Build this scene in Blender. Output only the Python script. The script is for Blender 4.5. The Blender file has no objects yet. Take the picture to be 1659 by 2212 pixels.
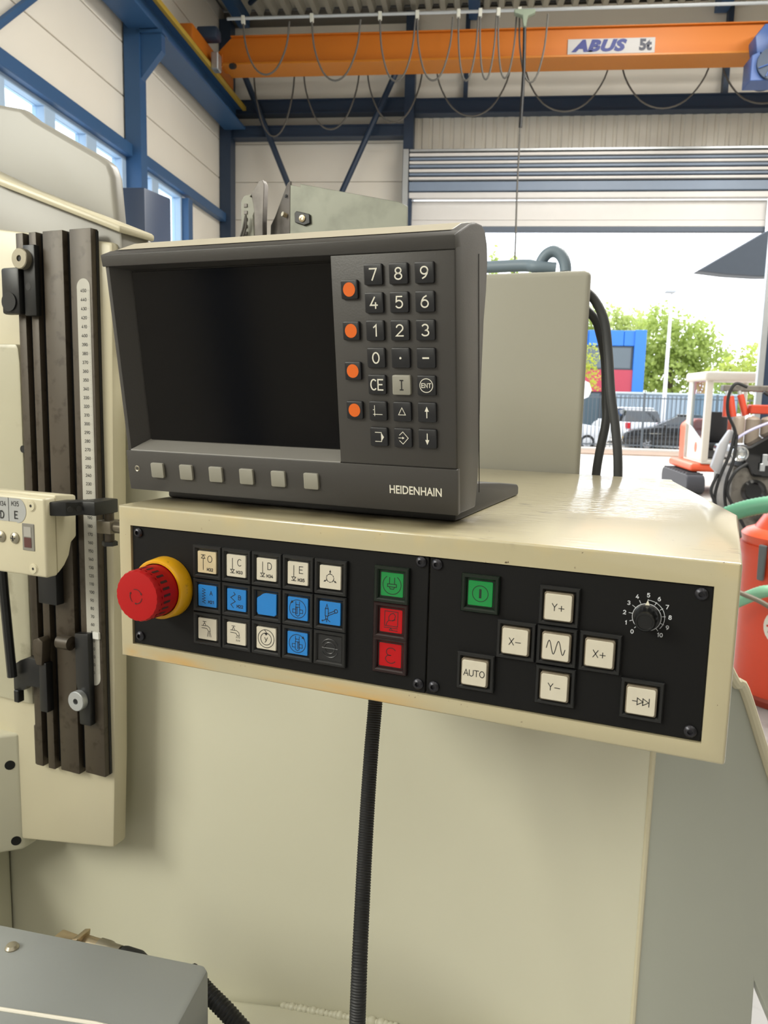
import bpy, bmesh, math, random
from mathutils import Vector, Matrix
import numpy as np
random.seed(7)
R = math.radians
SC = bpy.context.scene
COL = SC.collection

# ---------------------------------------------------------------- camera, sky, sun, lamps, exposure
CAM_H = 1.7                       # the lens is 1.70 m above the hall floor
cd = bpy.data.cameras.new('camera'); cam = bpy.data.objects.new('camera', cd); COL.objects.link(cam)
cd.sensor_fit = 'HORIZONTAL'; cd.sensor_width = 36.0
cd.lens = 1726.49/1659*36.0
cd.clip_start = 0.02; cd.clip_end = 400
_p, _r = R(8.1518), R(1.4012)
_cp, _sp, _cr, _sr = math.cos(_p), math.sin(_p), math.cos(_r), math.sin(_r)
_right, _fwd, _down = Vector((1, 0, 0)), Vector((0, _cp, -_sp)), Vector((0, -_sp, -_cp))
_r2 = _cr*_right - _sr*_down; _d2 = _cr*_down + _sr*_right
cam.matrix_world = Matrix(((_r2.x, -_d2.x, -_fwd.x, 0), (_r2.y, -_d2.y, -_fwd.y, 0), (_r2.z, -_d2.z, -_fwd.z, CAM_H), (0, 0, 0, 1)))
cd.dof.use_dof = True; cd.dof.focus_distance = 0.6; cd.dof.aperture_fstop = 32
SC.camera = cam

world = bpy.data.worlds.new('sky'); SC.world = world; world.use_nodes = True
wn = world.node_tree.nodes; wl = world.node_tree.links; wn.clear()
w_out = wn.new('ShaderNodeOutputWorld'); w_bg = wn.new('ShaderNodeBackground')
w_tc = wn.new('ShaderNodeTexCoord'); w_n = wn.new('ShaderNodeTexNoise'); w_r = wn.new('ShaderNodeValToRGB')
w_n.inputs['Scale'].default_value = 2.2; w_n.inputs['Detail'].default_value = 5
w_r.color_ramp.elements[0].position = .35; w_r.color_ramp.elements[0].color = (.80, .89, 1, 1)
w_r.color_ramp.elements[1].position = .62; w_r.color_ramp.elements[1].color = (1, 1, 1, 1)
wl.new(w_tc.outputs['Generated'], w_n.inputs['Vector']); wl.new(w_n.outputs['Fac'], w_r.inputs['Fac'])
wl.new(w_r.outputs['Color'], w_bg.inputs['Color']); wl.new(w_bg.outputs[0], w_out.inputs[0])
w_bg.inputs['Strength'].default_value = 3.2          # bright thin cloud

MF = Matrix.Translation((0, 0, CAM_H)) @ Matrix.Rotation(R(-22.8193), 4, 'Z')   # machine frame (origin under no part: z = 0 is 1.70 m up)
BF = Matrix.Rotation(R(-6.5228), 4, 'Z')                                        # hall frame, z = 0 is the floor
DF = MF @ Matrix.Translation((-.192, .48, .0254)) @ Matrix.Rotation(R(8.577), 4, 'X')  # display face, tipped forward

def lamp(name, kind, mat, energy, color, **kw):
    l = bpy.data.lights.new(name, kind); o = bpy.data.objects.new(name, l); COL.objects.link(o)
    o.matrix_world = mat; l.energy = energy; l.color = color
    for k, v in kw.items(): setattr(l, k, v)
    return o
lamp('sun', 'SUN', BF @ Matrix.Rotation(R(28), 4, 'Z') @ Matrix.Rotation(R(-48), 4, 'X'), 3.0, (1, .95, .86), angle=R(3))
# added fill lamps under the closed roof, behind and beside the camera
for i, (x, y, e) in enumerate(((-2.6, -3.2, 90), (.9, -3.2, 90), (4.5, -3.2, 90))):
    lamp('roof_fill', 'AREA', BF @ Matrix.Translation((x, y, 6.7)), e, (1, .955, .86), shape='RECTANGLE', size=1.5, size_y=7.0)
for x in (2.0, 5.0):  # added fill pair ahead of the camera, brightens the back of the hall
    lamp('roof_fill', 'AREA', BF @ Matrix.Translation((x, 5.4, 6.7)), 600, (1, .97, .90), shape='RECTANGLE', size=1.2, size_y=6.5)
# daylight of the high windows in the left wall behind the camera
lamp('side_window_light', 'AREA', BF @ Matrix.Translation((-3.72, -2.2, 3.75)) @ Matrix.Rotation(R(-78), 4, 'Y'), 310, (1, .962, .82), shape='RECTANGLE', size=1.5, size_y=3.6)
# added weak fill lamp in front of the closed rear wall
lamp('rear_fill', 'AREA', BF @ Matrix.Translation((.3, -7.3, 1.9)) @ Matrix.Rotation(R(90), 4, 'X'), 25, (1, .96, .87), shape='RECTANGLE', size=4.0, size_y=3.6)
vs = SC.view_settings
SC.display_settings.display_device = 'sRGB'
vs.view_transform = 'Standard'; vs.look = 'None'; vs.gamma = 1.0; vs.exposure = 0.0; vs.use_curve_mapping = False

# ---------------------------------------------------------------- materials
def lin(h):
    h = h.lstrip('#'); c = [int(h[i:i+2], 16)/255 for i in (0, 2, 4)]
    return tuple(v/12.92 if v <= .04045 else ((v+.055)/1.055)**2.4 for v in c)+(1,)
MATS = {}
def mat(name, hexc, rough=.5, metal=0, var=.06, scale=8, bump=0, bscale=150, stains=None, spec=.5, coat=0):
    """principled paint / metal / plastic with a little mottling; stains = [(hex, noise scale, low, high)]"""
    if name in MATS: return MATS[name]
    m = bpy.data.materials.new(name); m.use_nodes = True; nt = m.node_tree; N, L = nt.nodes, nt.links
    b = N['Principled BSDF']; c = lin(hexc)
    tc = N.new('ShaderNodeTexCoord'); n = N.new('ShaderNodeTexNoise')
    n.inputs['Scale'].default_value = scale; n.inputs['Detail'].default_value = 4
    L.new(tc.outputs['Object'], n.inputs['Vector'])
    mx = N.new('ShaderNodeMix'); mx.data_type = 'RGBA'
    mx.inputs[6].default_value = tuple(max(0, v*(1-var)) for v in c[:3])+(1,)
    mx.inputs[7].default_value = tuple(min(1, v*(1+var)) for v in c[:3])+(1,)
    L.new(n.outputs['Fac'], mx.inputs[0]); out = mx.outputs[2]
    for hx, sc, lo, hi in stains or []:
        n2 = N.new('ShaderNodeTexNoise'); n2.inputs['Scale'].default_value = sc; n2.inputs['Detail'].default_value = 6
        L.new(tc.outputs['Object'], n2.inputs['Vector'])
        mr = N.new('ShaderNodeMapRange'); mr.inputs[1].default_value = lo; mr.inputs[2].default_value = hi
        L.new(n2.outputs['Fac'], mr.inputs[0])
        m2 = N.new('ShaderNodeMix'); m2.data_type = 'RGBA'; m2.inputs[7].default_value = lin(hx)
        L.new(mr.outputs[0], m2.inputs[0]); L.new(out, m2.inputs[6]); out = m2.outputs[2]
    L.new(out, b.inputs['Base Color'])
    b.inputs['Roughness'].default_value = rough; b.inputs['Metallic'].default_value = metal
    b.inputs['Specular IOR Level'].default_value = spec; b.inputs['Coat Weight'].default_value = coat
    if bump:
        n3 = N.new('ShaderNodeTexNoise'); n3.inputs['Scale'].default_value = bscale; n3.inputs['Detail'].default_value = 3
        L.new(tc.outputs['Object'], n3.inputs['Vector'])
        bp = N.new('ShaderNodeBump'); bp.inputs['Strength'].default_value = bump; bp.inputs['Distance'].default_value = .002
        L.new(n3.outputs['Fac'], bp.inputs['Height']); L.new(bp.outputs[0], b.inputs['Normal'])
    MATS[name] = m; return m
def glass(name, tint='#ffffff', rough=0.0, refl=1.0):
    if name in MATS: return MATS[name]
    m = bpy.data.materials.new(name); m.use_nodes = True; N, L = m.node_tree.nodes, m.node_tree.links
    N.remove(N['Principled BSDF'])
    t = N.new('ShaderNodeBsdfTransparent'); t.inputs[0].default_value = lin(tint)
    g = N.new('ShaderNodeBsdfGlossy'); g.inputs['Roughness'].default_value = rough
    lw = N.new('ShaderNodeLayerWeight'); lw.inputs[0].default_value = .5
    pw = N.new('ShaderNodeMath'); pw.operation = 'POWER'; pw.inputs[1].default_value = 4.0; L.new(lw.outputs['Facing'], pw.inputs[0])
    f = N.new('ShaderNodeMapRange'); f.inputs[3].default_value = .04; f.inputs[4].default_value = .8; L.new(pw.outputs[0], f.inputs[0])
    mx = N.new('ShaderNodeMixShader'); L.new(f.outputs[0], mx.inputs[0]); L.new(t.outputs[0], mx.inputs[1]); L.new(g.outputs[0], mx.inputs[2])
    L.new(mx.outputs[0], N['Material Output'].inputs[0]); MATS[name] = m; return m

# ---------------------------------------------------------------- mesh helpers
def NB(): return bmesh.new()
def box(bm, x0, x1, y0, y1, z0, z1):
    v = [bm.verts.new(p) for p in ((x0,y0,z0),(x1,y0,z0),(x1,y1,z0),(x0,y1,z0),(x0,y0,z1),(x1,y0,z1),(x1,y1,z1),(x0,y1,z1))]
    for f in ((0,1,5,4),(1,2,6,5),(2,3,7,6),(3,0,4,7),(4,5,6,7),(3,2,1,0)): bm.faces.new([v[i] for i in f])
    return bm
def prism(bm, pts, vec):
    """closed polygon of 3-D points pushed along vec"""
    vec = Vector(vec); pts = [Vector(p) for p in pts]
    nrm = Vector((0, 0, 0))
    for i, p in enumerate(pts):
        q = pts[(i+1) % len(pts)]; nrm += (p-pts[0]).cross(q-pts[0])
    if nrm.dot(vec) > 0: pts.reverse()
    a = [bm.verts.new(p) for p in pts]; b = [bm.verts.new(p+vec) for p in pts]
    bm.faces.new(a); bm.faces.new(list(reversed(b)))
    n = len(pts)
    for i in range(n):
        j = (i+1) % n; bm.faces.new((a[j], a[i], b[i], b[j]))
    return bm
def bev(bm, w, seg=2, ang=30, sel=None):
    bm.normal_update()
    es = [e for e in bm.edges if len(e.link_faces) == 2 and e.calc_face_angle(0) > R(ang) and (sel is None or sel(e))]
    bmesh.ops.bevel(bm, geom=es, offset=w, segments=seg, affect='EDGES', profile=.5, clamp_overlap=True)
    return bm
def bbox(x0, x1, y0, y1, z0, z1, w=.001, seg=2): return bev(box(NB(), x0, x1, y0, y1, z0, z1), w, seg)
def frame_axes(d):
    d = d.normalized(); a = Vector((0, 0, 1)) if abs(d.z) < .9 else Vector((1, 0, 0))
    u = d.cross(a).normalized(); return u, d.cross(u).normalized()
def cyl(bm, p0, p1, r0, r1=None, n=24, caps=True):
    p0, p1 = Vector(p0), Vector(p1); r1 = r0 if r1 is None else r1
    u, w = frame_axes(p1-p0)
    ring = lambda p, r: [bm.verts.new(p+(u*math.cos(2*math.pi*i/n)+w*math.sin(2*math.pi*i/n))*r) for i in range(n)]
    a, b = ring(p0, r0), ring(p1, r1)
    for i in range(n): bm.faces.new((a[i], b[i], b[(i+1) % n], a[(i+1) % n]))
    if caps: bm.faces.new(a); bm.faces.new(list(reversed(b)))
    return bm
def lathe(bm, c, axis, prof, n=32):
    """prof = [(distance along axis, radius)], closed at ends when the radius is 0"""
    c, ax = Vector(c), Vector(axis).normalized(); u, w = frame_axes(ax); prev = None
    for d, r in prof:
        p = c+ax*d
        cur = [bm.verts.new(p)] if r < 1e-6 else [bm.verts.new(p+(u*math.cos(2*math.pi*i/n)+w*math.sin(2*math.pi*i/n))*r) for i in range(n)]
        if prev:
            for i in range(n):
                j = (i+1) % n
                if len(prev) == 1 and len(cur) > 1: bm.faces.new((prev[0], cur[i], cur[j]))
                elif len(cur) == 1 and len(prev) > 1: bm.faces.new((prev[i], cur[0], prev[j]))
                elif len(cur) > 1: bm.faces.new((prev[i], cur[i], cur[j], prev[j]))
        prev = cur
    return bm
def spline(pts, k=8):
    P = [Vector(p) for p in pts]; P = [P[0]*2-P[1]]+P+[P[-1]*2-P[-2]]; out = []
    for i in range(1, len(P)-2):
        for s in range(k):
            t = s/k; a, b, c, d = P[i-1:i+3]
            out.append(.5*((2*b)+(c-a)*t+(2*a-5*b+4*c-d)*t*t+(3*b-a-3*c+d)*t**3))
    out.append(P[-2]); return out
def tube(bm, pts, r, n=10, caps=True, rfun=None):
    P = [Vector(p) for p in pts]; prev = None; u = None
    for i, p in enumerate(P):
        d = (P[min(i+1, len(P)-1)]-P[max(i-1, 0)]).normalized()
        if u is None: u, _ = frame_axes(d)
        u = (u-d*u.dot(d)).normalized(); w = d.cross(u); rr = rfun(i) if rfun else r
        cur = [bm.verts.new(p+(u*math.cos(2*math.pi*k/n)+w*math.sin(2*math.pi*k/n))*rr) for k in range(n)]
        if prev:
            for k in range(n): bm.faces.new((prev[k], prev[(k+1) % n], cur[(k+1) % n], cur[k]))
        elif caps: bm.faces.new(list(reversed(cur)))
        prev = cur
    if caps: bm.faces.new(prev)
    return bm
def ribbed(bm, pts, r, step, depth, n=12):
    """corrugated hose: resampled path with a pulsing radius"""
    P = [Vector(p) for p in pts]; acc = [0]
    for a, b in zip(P, P[1:]): acc.append(acc[-1]+(b-a).length)
    m = max(4, int(acc[-1]/step*2)); out = []; j = 0
    for i in range(m+1):
        s = acc[-1]*i/m
        while j < len(P)-2 and acc[j+1] < s: j += 1
        out.append(P[j].lerp(P[j+1], (s-acc[j])/max(1e-9, acc[j+1]-acc[j])))
    return tube(bm, out, r, n, True, lambda i: r-(depth if i % 2 else 0))
def ribbon(bm, polys, w, o, ux, uz):
    """flat print: polylines in (u, v) drawn w wide on the plane o + u*ux + v*uz"""
    o, ux, uz = Vector(o), Vector(ux), Vector(uz)
    for pl in polys:
        q = [Vector((p[0], p[1])) for p in pl]
        closed = len(q) > 2 and (q[0]-q[-1]).length < 1e-6
        if closed: q = q[:-1]
        n = len(q); L_, R_ = [], []
        for i in range(n):
            a = q[i-1] if (closed or i) else None; b = q[(i+1) % n] if (closed or i < n-1) else None
            d0 = (q[i]-a).normalized() if a is not None else None; d1 = (b-q[i]).normalized() if b is not None else None
            d0 = d0 or d1; d1 = d1 or d0; t = d0+d1
            t = t.normalized() if t.length > 1e-6 else d0
            nn = Vector((-t.y, t.x)); k = max(.45, abs(nn.dot(Vector((-d0.y, d0.x)))))
            e = Vector((0, 0)) if closed else (-t*w*.35 if i == 0 else (t*w*.35 if i == n-1 else Vector((0, 0))))
            for S, s in ((L_, 1), (R_, -1)):
                p = q[i]+nn*(s*w/2/k)+e; S.append(bm.verts.new(o+ux*p.x+uz*p.y))
        for i in range(n if closed else n-1):
            j = (i+1) % n; bm.faces.new((R_[i], R_[j], L_[j], L_[i]))
    return bm
def flat(bm, pts, o, ux, uz):
    o, ux, uz = Vector(o), Vector(ux), Vector(uz)
    bm.faces.new([bm.verts.new(o+ux*p[0]+uz*p[1]) for p in pts]); return bm
def arc(cx, cy, rx, ry, a0, a1, n=14):
    return [(cx+rx*math.cos(R(a0+(a1-a0)*i/n)), cy+ry*math.sin(R(a0+(a1-a0)*i/n))) for i in range(n+1)]
# single-stroke lettering, cap height 6, width about 4
GL = {
 '0': [arc(2,3,1.9,3,90,450,24)], 'O': [arc(2.3,3,2.3,3,90,450,26)], '1': [[(.8,4.7),(2.2,6),(2.2,0)]],
 '2': [arc(2,4.2,1.8,1.8,165,-30,14)+[(.1,0),(4,0)]], '3': [arc(1.9,4.45,1.65,1.55,150,-80,12)+arc(1.9,1.5,1.95,1.5,80,-150,14)],
 '4': [[(2.5,6),(.1,1.7),(4,1.7)],[(3,3),(3,0)]], '5': [[(3.7,6),(.7,6),(.5,3.3)]+arc(2,1.95,1.95,1.95,130,-145,16)],
 '6': [arc(2,1.9,1.9,1.9,0,360,22),[(.1,2),(.5,3.6),(1.4,5.1),(2.9,6)]], '7': [[(.1,6),(4,6),(1.5,0)]],
 '8': [arc(2,4.55,1.55,1.45,-90,270,20),arc(2,1.55,1.9,1.55,90,450,22)], '9': [arc(2,4.1,1.9,1.9,0,360,22),[(3.9,4),(3.5,2.4),(2.6,.9),(1.1,0)]],
 'A': [[(0,0),(2.2,6),(4.4,0)],[(.8,2),(3.6,2)]], 'B': [[(0,0),(0,6),(2.2,6)]+arc(2.2,4.55,1.5,1.45,90,-90,10)+[(0,3.1)],[(2.2,3.1)]+arc(2.2,1.55,1.8,1.55,90,-90,10)+[(0,0)]],
 'C': [arc(2.3,3,2.2,3,50,310,20)], 'D': [[(0,0),(0,6),(1.6,6)]+arc(1.6,3,2.3,3,90,-90,14)+[(0,0)]],
 'E': [[(3.6,6),(0,6),(0,0),(3.6,0)],[(0,3.1),(3,3.1)]], 'M': [[(0,0),(0,6),(2.2,2),(4.4,6),(4.4,0)]], 'N': [[(0,0),(0,6),(3.8,0),(3.8,6)]],
 'T': [[(0,6),(4.2,6)],[(2.1,6),(2.1,0)]], 'U': [[(0,6),(0,2)]+arc(2,2,2,2,180,360,12)+[(4,6)]], 'X': [[(0,0),(4,6)],[(0,6),(4,0)]],
 'Y': [[(0,6),(2,3),(4,6)],[(2,3),(2,0)]], '+': [[(0,2.4),(4.4,2.4)],[(2.2,4.6),(2.2,.2)]], '-': [[(0,2.6),(4.4,2.6)]],
 'I': [[(.6,6),(3.4,6)],[(2,6),(2,0)],[(.6,0),(3.4,0)]], 'y': [[(0,4),(1.7,.5)],[(3.6,4),(1.2,-1.2),(.2,-1.5)]], '.': [arc(2,.6,.35,.35,0,360,8)],
 'F': [[(3.6,6),(0,6),(0,0)],[(0,3.1),(3,3.1)]], 'i': [[(1,3.8),(1,0)],[(1,5.4),(1,5.8)]],
}
def strokes(s, h, x=0, y=0, gap=1.5, cx=True, wide=1.0):
    k = h/6; out = []; cur = 0
    for ch in s:
        g = GL[ch]; w = max(p[0] for pl in g for p in pl)
        if ch == '1': w = 2.8
        out += [[(cur+p[0]*wide, p[1]) for p in pl] for pl in g]; cur += w*wide+gap
    off = -(cur-gap)/2 if cx else 0
    return [[(x+(p[0]+off)*k, y+(p[1]-3)*k) for p in pl] for pl in out]
def font_bm(s, size, o, ux, uz, bold=0.0, shear=0.0, spacing=1.0, sx=1.0):
    """outlined lettering from Blender's own font, centred at o on the plane ux, uz"""
    cu = bpy.data.curves.new('lettering', 'FONT'); cu.body = s; cu.size = size; cu.align_x = 'CENTER'; cu.align_y = 'CENTER'
    cu.offset = bold; cu.shear = shear; cu.space_character = spacing; cu.resolution_u = 3
    t = bpy.data.objects.new('lettering', cu); me = bpy.data.meshes.new_from_object(t)
    bm = NB(); bm.from_mesh(me); bpy.data.objects.remove(t); bpy.data.curves.remove(cu); bpy.data.meshes.remove(me)
    o, ux, uz = Vector(o), Vector(ux), Vector(uz)
    for v in bm.verts: v.co = o+ux*(v.co.x*sx)+uz*v.co.y
    return bm

# ---------------------------------------------------------------- objects: things, parts
ORG = {}
def setp(o, label=None, cat=None, group=None, kind=None):
    for k, v in (('label', label), ('category', cat), ('group', group), ('kind', kind)):
        if v: o[k] = v
    return o
def thing(name, label, cat, frame, org, group=None, kind=None):
    o = bpy.data.objects.new(name, None); COL.objects.link(o); o.empty_display_size = .05
    o.matrix_world = frame @ Matrix.Translation(org); ORG[o.name] = Vector(org)
    return setp(o, label, cat, group, kind)
def mesh_of(bm, name, material, org, smooth):
    if org is not None:
        for v in bm.verts: v.co -= org
    bmesh.ops.recalc_face_normals(bm, faces=bm.faces)
    me = bpy.data.meshes.new(name); bm.to_mesh(me); bm.free()
    for m in (material if isinstance(material, (list, tuple)) else [material]): me.materials.append(m)
    if smooth:
        me.polygons.foreach_set('use_smooth', [True]*len(me.polygons)); me.set_sharp_from_angle(angle=R(abs(smooth)))
    return me
def part(name, bm, material, parent, label=None, smooth=35, kind=None, xf=None):
    """a mesh child; bm is in the thing's frame coordinates"""
    root = parent
    while root.parent: root = root.parent
    if xf is not None:
        for v in bm.verts: v.co = xf @ v.co
    o = bpy.data.objects.new(name, mesh_of(bm, name, material, ORG[root.name], smooth)); COL.objects.link(o); o.parent = parent
    return setp(o, label, None, None, kind)
def dup(o, parent, off=(0, 0, 0), name=None):
    c = o.copy(); COL.objects.link(c); c.parent = parent; c.location = o.location+Vector(off)
    return c
def single(name, bm, material, label, cat, frame, org, group=None, kind=None, smooth=35):
    o = bpy.data.objects.new(name, mesh_of(bm, name, material, Vector(org), smooth)); COL.objects.link(o)
    o.matrix_world = frame @ Matrix.Translation(org); ORG[o.name] = Vector(org)
    return setp(o, label, cat, group, kind)
def struct(name, bm, material, frame=None, smooth=35):
    return single(name, bm, material, None, None, BF if frame is None else frame, (0, 0, 0), None, 'structure', smooth)

# ================================================================ STRUCTURE: the hall
Wl = mat('white_wall_panel', '#ece6da', .55, var=.03, scale=1.5)
Blu = mat('blue_steel_paint', '#2f557f', .45, var=.08, scale=3)
Dblu = mat('dark_blue_steel', '#27384f', .45, var=.08, scale=3)
Con = mat('concrete_floor', '#999999', .38, var=.10, scale=1.3, stains=[('#6e6c68', 5, .58, .72), ('#c9c6c0', 2.2, .55, .75)], bump=.1, bscale=40)
Roof = mat('grey_roof_sheet', '#c9c5b6', .55, .0, var=.08, scale=1)
Gal = mat('galvanised_steel', '#b9bdc0', .38, .65, var=.1, scale=6)
Wfr = mat('window_frame_paint', '#a9c0d8', .4, var=.03)
Pane = glass('window_glass', '#f4fbff')
Blk = mat('black_rubber', '#17181a', .55, var=.1)

LX, YB_, RX, YF, ZR = -3.85, 12.0, 8.6, -7.5, 7.05
struct('floor', box(NB(), LX-.2, RX+.2, YF-.2, YB_+.25, -.2, 0), Con)
# ceiling of folded sheets, ribs running away from the camera
ceil = struct('ceiling', box(NB(), LX-.2, RX+.2, YF-.2, YB_+.2, ZR+.12, ZR+.24), mat('dark_roof_backing', '#5d5a54', .8))
ORG['ceiling'] = Vector((0, 0, 0))
pitch = .2; W_ = 5*pitch; sheet = None
x = LX
while x < RX-.5:
    if sheet is None:
        bm = NB(); prof = []
        for k in range(5):
            a = k*pitch; prof += [(a, .09), (a+.07, .09), (a+.10, .0), (a+.17, .0)]
        prof.append((1.0-.004, .09))
        a = [bm.verts.new((p[0], YF, ZR+p[1])) for p in prof]; b = [bm.verts.new((p[0], YB_, ZR+p[1])) for p in prof]
        for i in range(len(a)-1): bm.faces.new((a[i], a[i+1], b[i+1], b[i]))
        sheet = part('roof_sheet', bm, Roof, ceil, smooth=0); sheet.location = (x, 0, 0)
    else:
        dup(sheet, ceil, (x-LX, 0, 0))
    x += W_
# left wall: horizontal sandwich panels, a strip of windows, steel frame
JZ = [4.25+.53*i for i in range(6)]
wl_ = struct('wall_left', box(NB(), LX-.16, LX-.09, YF, YB_+.1, 4.2, ZR+.1), mat('panel_joint', '#8b8780', .8))
def wallpanel(par, x0, x1, y0, y1, z0, z1): return part('wall_panel', bbox(x0, x1, y0, y1, z0, z1, .006, 1), Wl, par)
for (y0, y1) in ((-7.4, -2.4), (-2.39, 3.1), (3.11, 8.6), (8.61, 11.98)):
    for i in range(len(JZ)):
        wallpanel(wl_, LX-.09, LX, y0, y1, JZ[i]+.006, min(JZ[i]+.524, ZR+.05))
for i in range(7):
    wallpanel(wl_, LX-.09, LX, 10.36, 11.98, .53*i+.53, .53*i+1.054)
for i in range(6):
    wallpanel(wl_, LX-.09, LX, YF, 10.2, .53*i, .53*i+.524)
part('wall_core', box(NB(), LX-.16, LX-.09, YF, YB_+.1, 0, 3.15), MATS['panel_joint'], wl_)
part('wall_core', box(NB(), LX-.16, LX-.09, 10.3, YB_+.1, 3.1, 4.25), MATS['panel_joint'], wl_)
win = struct('window_1', bbox(LX-.10, LX+.02, -7, 10.2, 3.10, 3.19, .005, 1), Wfr)
part('top_rail', bbox(LX-.10, LX+.02, -7, 10.2, 4.125, 4.24, .005, 1), Wfr, win)
edges = [(4.7, 5.34), (5.53, 6.15), (6.34, 6.93), (7.11, 7.68), (7.89, 8.46), (8.72, 9.24), (9.43, 10.13)]
edges = [(a, b) for a, b in ((y, y+.59) for y in [4.71-.79*k for k in range(11, 0, -1)])]+edges
prevy = -7
for (a, b) in edges:
    if a > prevy+.01: part('mullion', bbox(LX-.10, LX+.02, prevy, a, 3.19, 4.125, .005, 1), Wfr, win)
    part('pane', box(NB(), LX-.06, LX-.05, a, b, 3.19, 4.125), Pane, win); prevy = b
part('mullion', bbox(LX-.10, LX+.02, 10.13, 10.2, 3.19, 4.125, .005, 1), Wfr, win)
struct('trim_1', bbox(LX, LX+.11, 10.17, 10.32, 0, 4.13, .004, 1), Blu)
struct('trim_2', bbox(LX, LX+.10, YF, 8.55, 4.16, 4.29, .006, 1), Blu)
struct('trim_3', bbox(LX, LX+.10, 8.69, 11.9, 4.17, 4.29, .006, 1), Blu)
def ibeam(x, y, w, d, z0, z1, tf=.015, tw=.012):
    """upright H section, flanges across x"""
    bm = NB(); box(bm, x, x+w, y, y+tf, z0, z1); box(bm, x, x+w, y+d-tf, y+d, z0, z1); box(bm, x+w/2-tw/2, x+w/2+tw/2, y+tf, y+d-tf, z0, z1); return bm
def column(name, y):
    bm = NB(); box(bm, LX+.02, LX+.19, y, y+.02, 0, 6.9); box(bm, LX+.02, LX+.19, y+.14, y+.16, 0, 6.9); box(bm, LX+.17, LX+.19, y+.02, y+.14, 0, 6.9); box(bm, LX+.02, LX+.04, y+.02, y+.14, 0, 6.9)
    c = struct(name, bm, Blu)
    bm = NB(); prism(bm, [(LX+.19, y+.03, 5.41), (LX+.42, y+.03, 5.41), (LX+.42, y+.03, 5.22), (LX+.19, y+.03, 4.95)], (0, .1, 0))
    box(bm, LX+.17, LX+.44, y, y+.16, 5.39, 5.42)
    part('runway_bracket', bm, Blu, c); return c
column('steel_column', 8.55); column('steel_column', 3.05); column('steel_column', -2.45)
cc = struct('steel_column', box(NB(), -3.84, -3.68, 11.72, 11.95, 0, 6.9), Dblu)
struct('steel_brace', tube(NB(), [(LX+.10, 5.95, 4.27), (LX+.10, 8.55, 6.43)], .035, 8), Blu)
# back wall
wb = struct('wall_back', box(NB(), LX-.1, -1.15, YB_+.09, YB_+.16, 0, ZR+.1), MATS['panel_joint'])
for i in range(13):
    wallpanel(wb, LX, -1.16, YB_, YB_+.09, .53*i+.016, .53*i+.54)
for (a, b) in ((-1.13, 3.1), (3.11, 8.6)):
    wallpanel(wb, a, b, YB_, YB_+.09, 5.74, 6.3); wallpanel(wb, a, b, YB_, YB_+.09, 6.31, 7.08)
part('wall_core', box(NB(), -1.15, RX, YB_+.09, YB_+.16, 4.95, ZR+.1), MATS['panel_joint'], wb)
for i in range(9):
    wallpanel(wb, 4.05, RX, YB_, YB_+.09, .53*i+.016, .53*i+.54)
part('wall_core', box(NB(), 3.98, RX, YB_+.09, YB_+.16, 0, 5.0), MATS['panel_joint'], wb)
bm = NB(); xs = -1.1; P_ = []
while xs < RX-.2:
    P_ += [(xs, 0), (xs+.085, 0), (xs+.10, .02), (xs+.135, .02)]; xs += .15
a = [bm.verts.new((p[0], YB_-.03+p[1], 4.9)) for p in P_]; b = [bm.verts.new((p[0], YB_-.03+p[1], 5.72)) for p in P_]
for i in range(len(a)-1): bm.faces.new((a[i], a[i+1], b[i+1], b[i]))
part('corrugated_sheet', bm, mat('cream_corrugated', '#e0dbcf', .5, var=.03), wb, smooth=0)
struct('wall_right', box(NB(), RX, RX+.15, YF, YB_+.1, 0, ZR+.1), mat('grey_side_wall', '#8f8b80', .7))
struct('wall_front', box(NB(), LX-.1, RX+.1, YF-.15, YF, 0, ZR+.1), mat('grey_rear_wall', '#8f8b80', .7))
def girt(name, x0, x1, z0, z1, y0=11.78, m=None):
    bm = NB(); box(bm, x0, x1, y0, y0+.2, z1-.02, z1); box(bm, x0, x1, y0, y0+.2, z0, z0+.02); box(bm, x0, x1, y0+.02, y0+.04, z0+.02, z1-.02)
    return struct(name, bm, m or Dblu)
girt('steel_girt', -3.68, -1.2, 5.66, 5.85); girt('steel_girt', -1.06, 8.5, 5.63, 5.83)
girt('steel_girt', -3.68, -1.2, 5.34, 5.50)
struct('steel_column', box(NB(), -1.2, -1.06, 11.75, 11.97, 0, 6.95), Dblu)
struct('steel_post', box(NB(), -.39, -.33, 11.86, 11.97, 5.83, 6.95), Dblu)
struct('steel_post', box(NB(), 3.08, 3.15, 11.86, 11.97, 5.83, 6.95), Dblu)
def bar(p0, p1, r=.04): return tube(NB(), [p0, p1], r, 8)
struct('steel_brace', bar((-3.6, 11.7, 6.45), (-2.1, 11.7, 3.0), .042), Dblu)
struct('steel_brace', bar((-1.15, 11.6, 6.45), (-2.75, 11.6, 3.0), .042), Dblu)
# roof steel
struct('steel_purlin', box(NB(), -3.6, -3.45, 0, 11.9, 6.85, 7.02), Blu)
struct('steel_purlin', box(NB(), -.35, -.2, -5, 11.9, 6.87, 7.03), Blu)
struct('steel_purlin', box(NB(), 2.9, 3.06, -5, 11.9, 6.87, 7.03), Blu)
for i, (p0, p1) in enumerate((((-3.3, 11.4, 6.95), (-.4, 8.0, 6.95)), ((-.3, 8.2, 6.95), (-2.6, 5.6, 6.95)), ((-.2, 8.6, 6.95), (2.9, 11.4, 6.95)), ((.6, 6.9, 6.95), (2.9, 9.6, 6.95)))):
    struct('roof_brace', bar(p0, p1, .035), Dblu)
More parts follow.
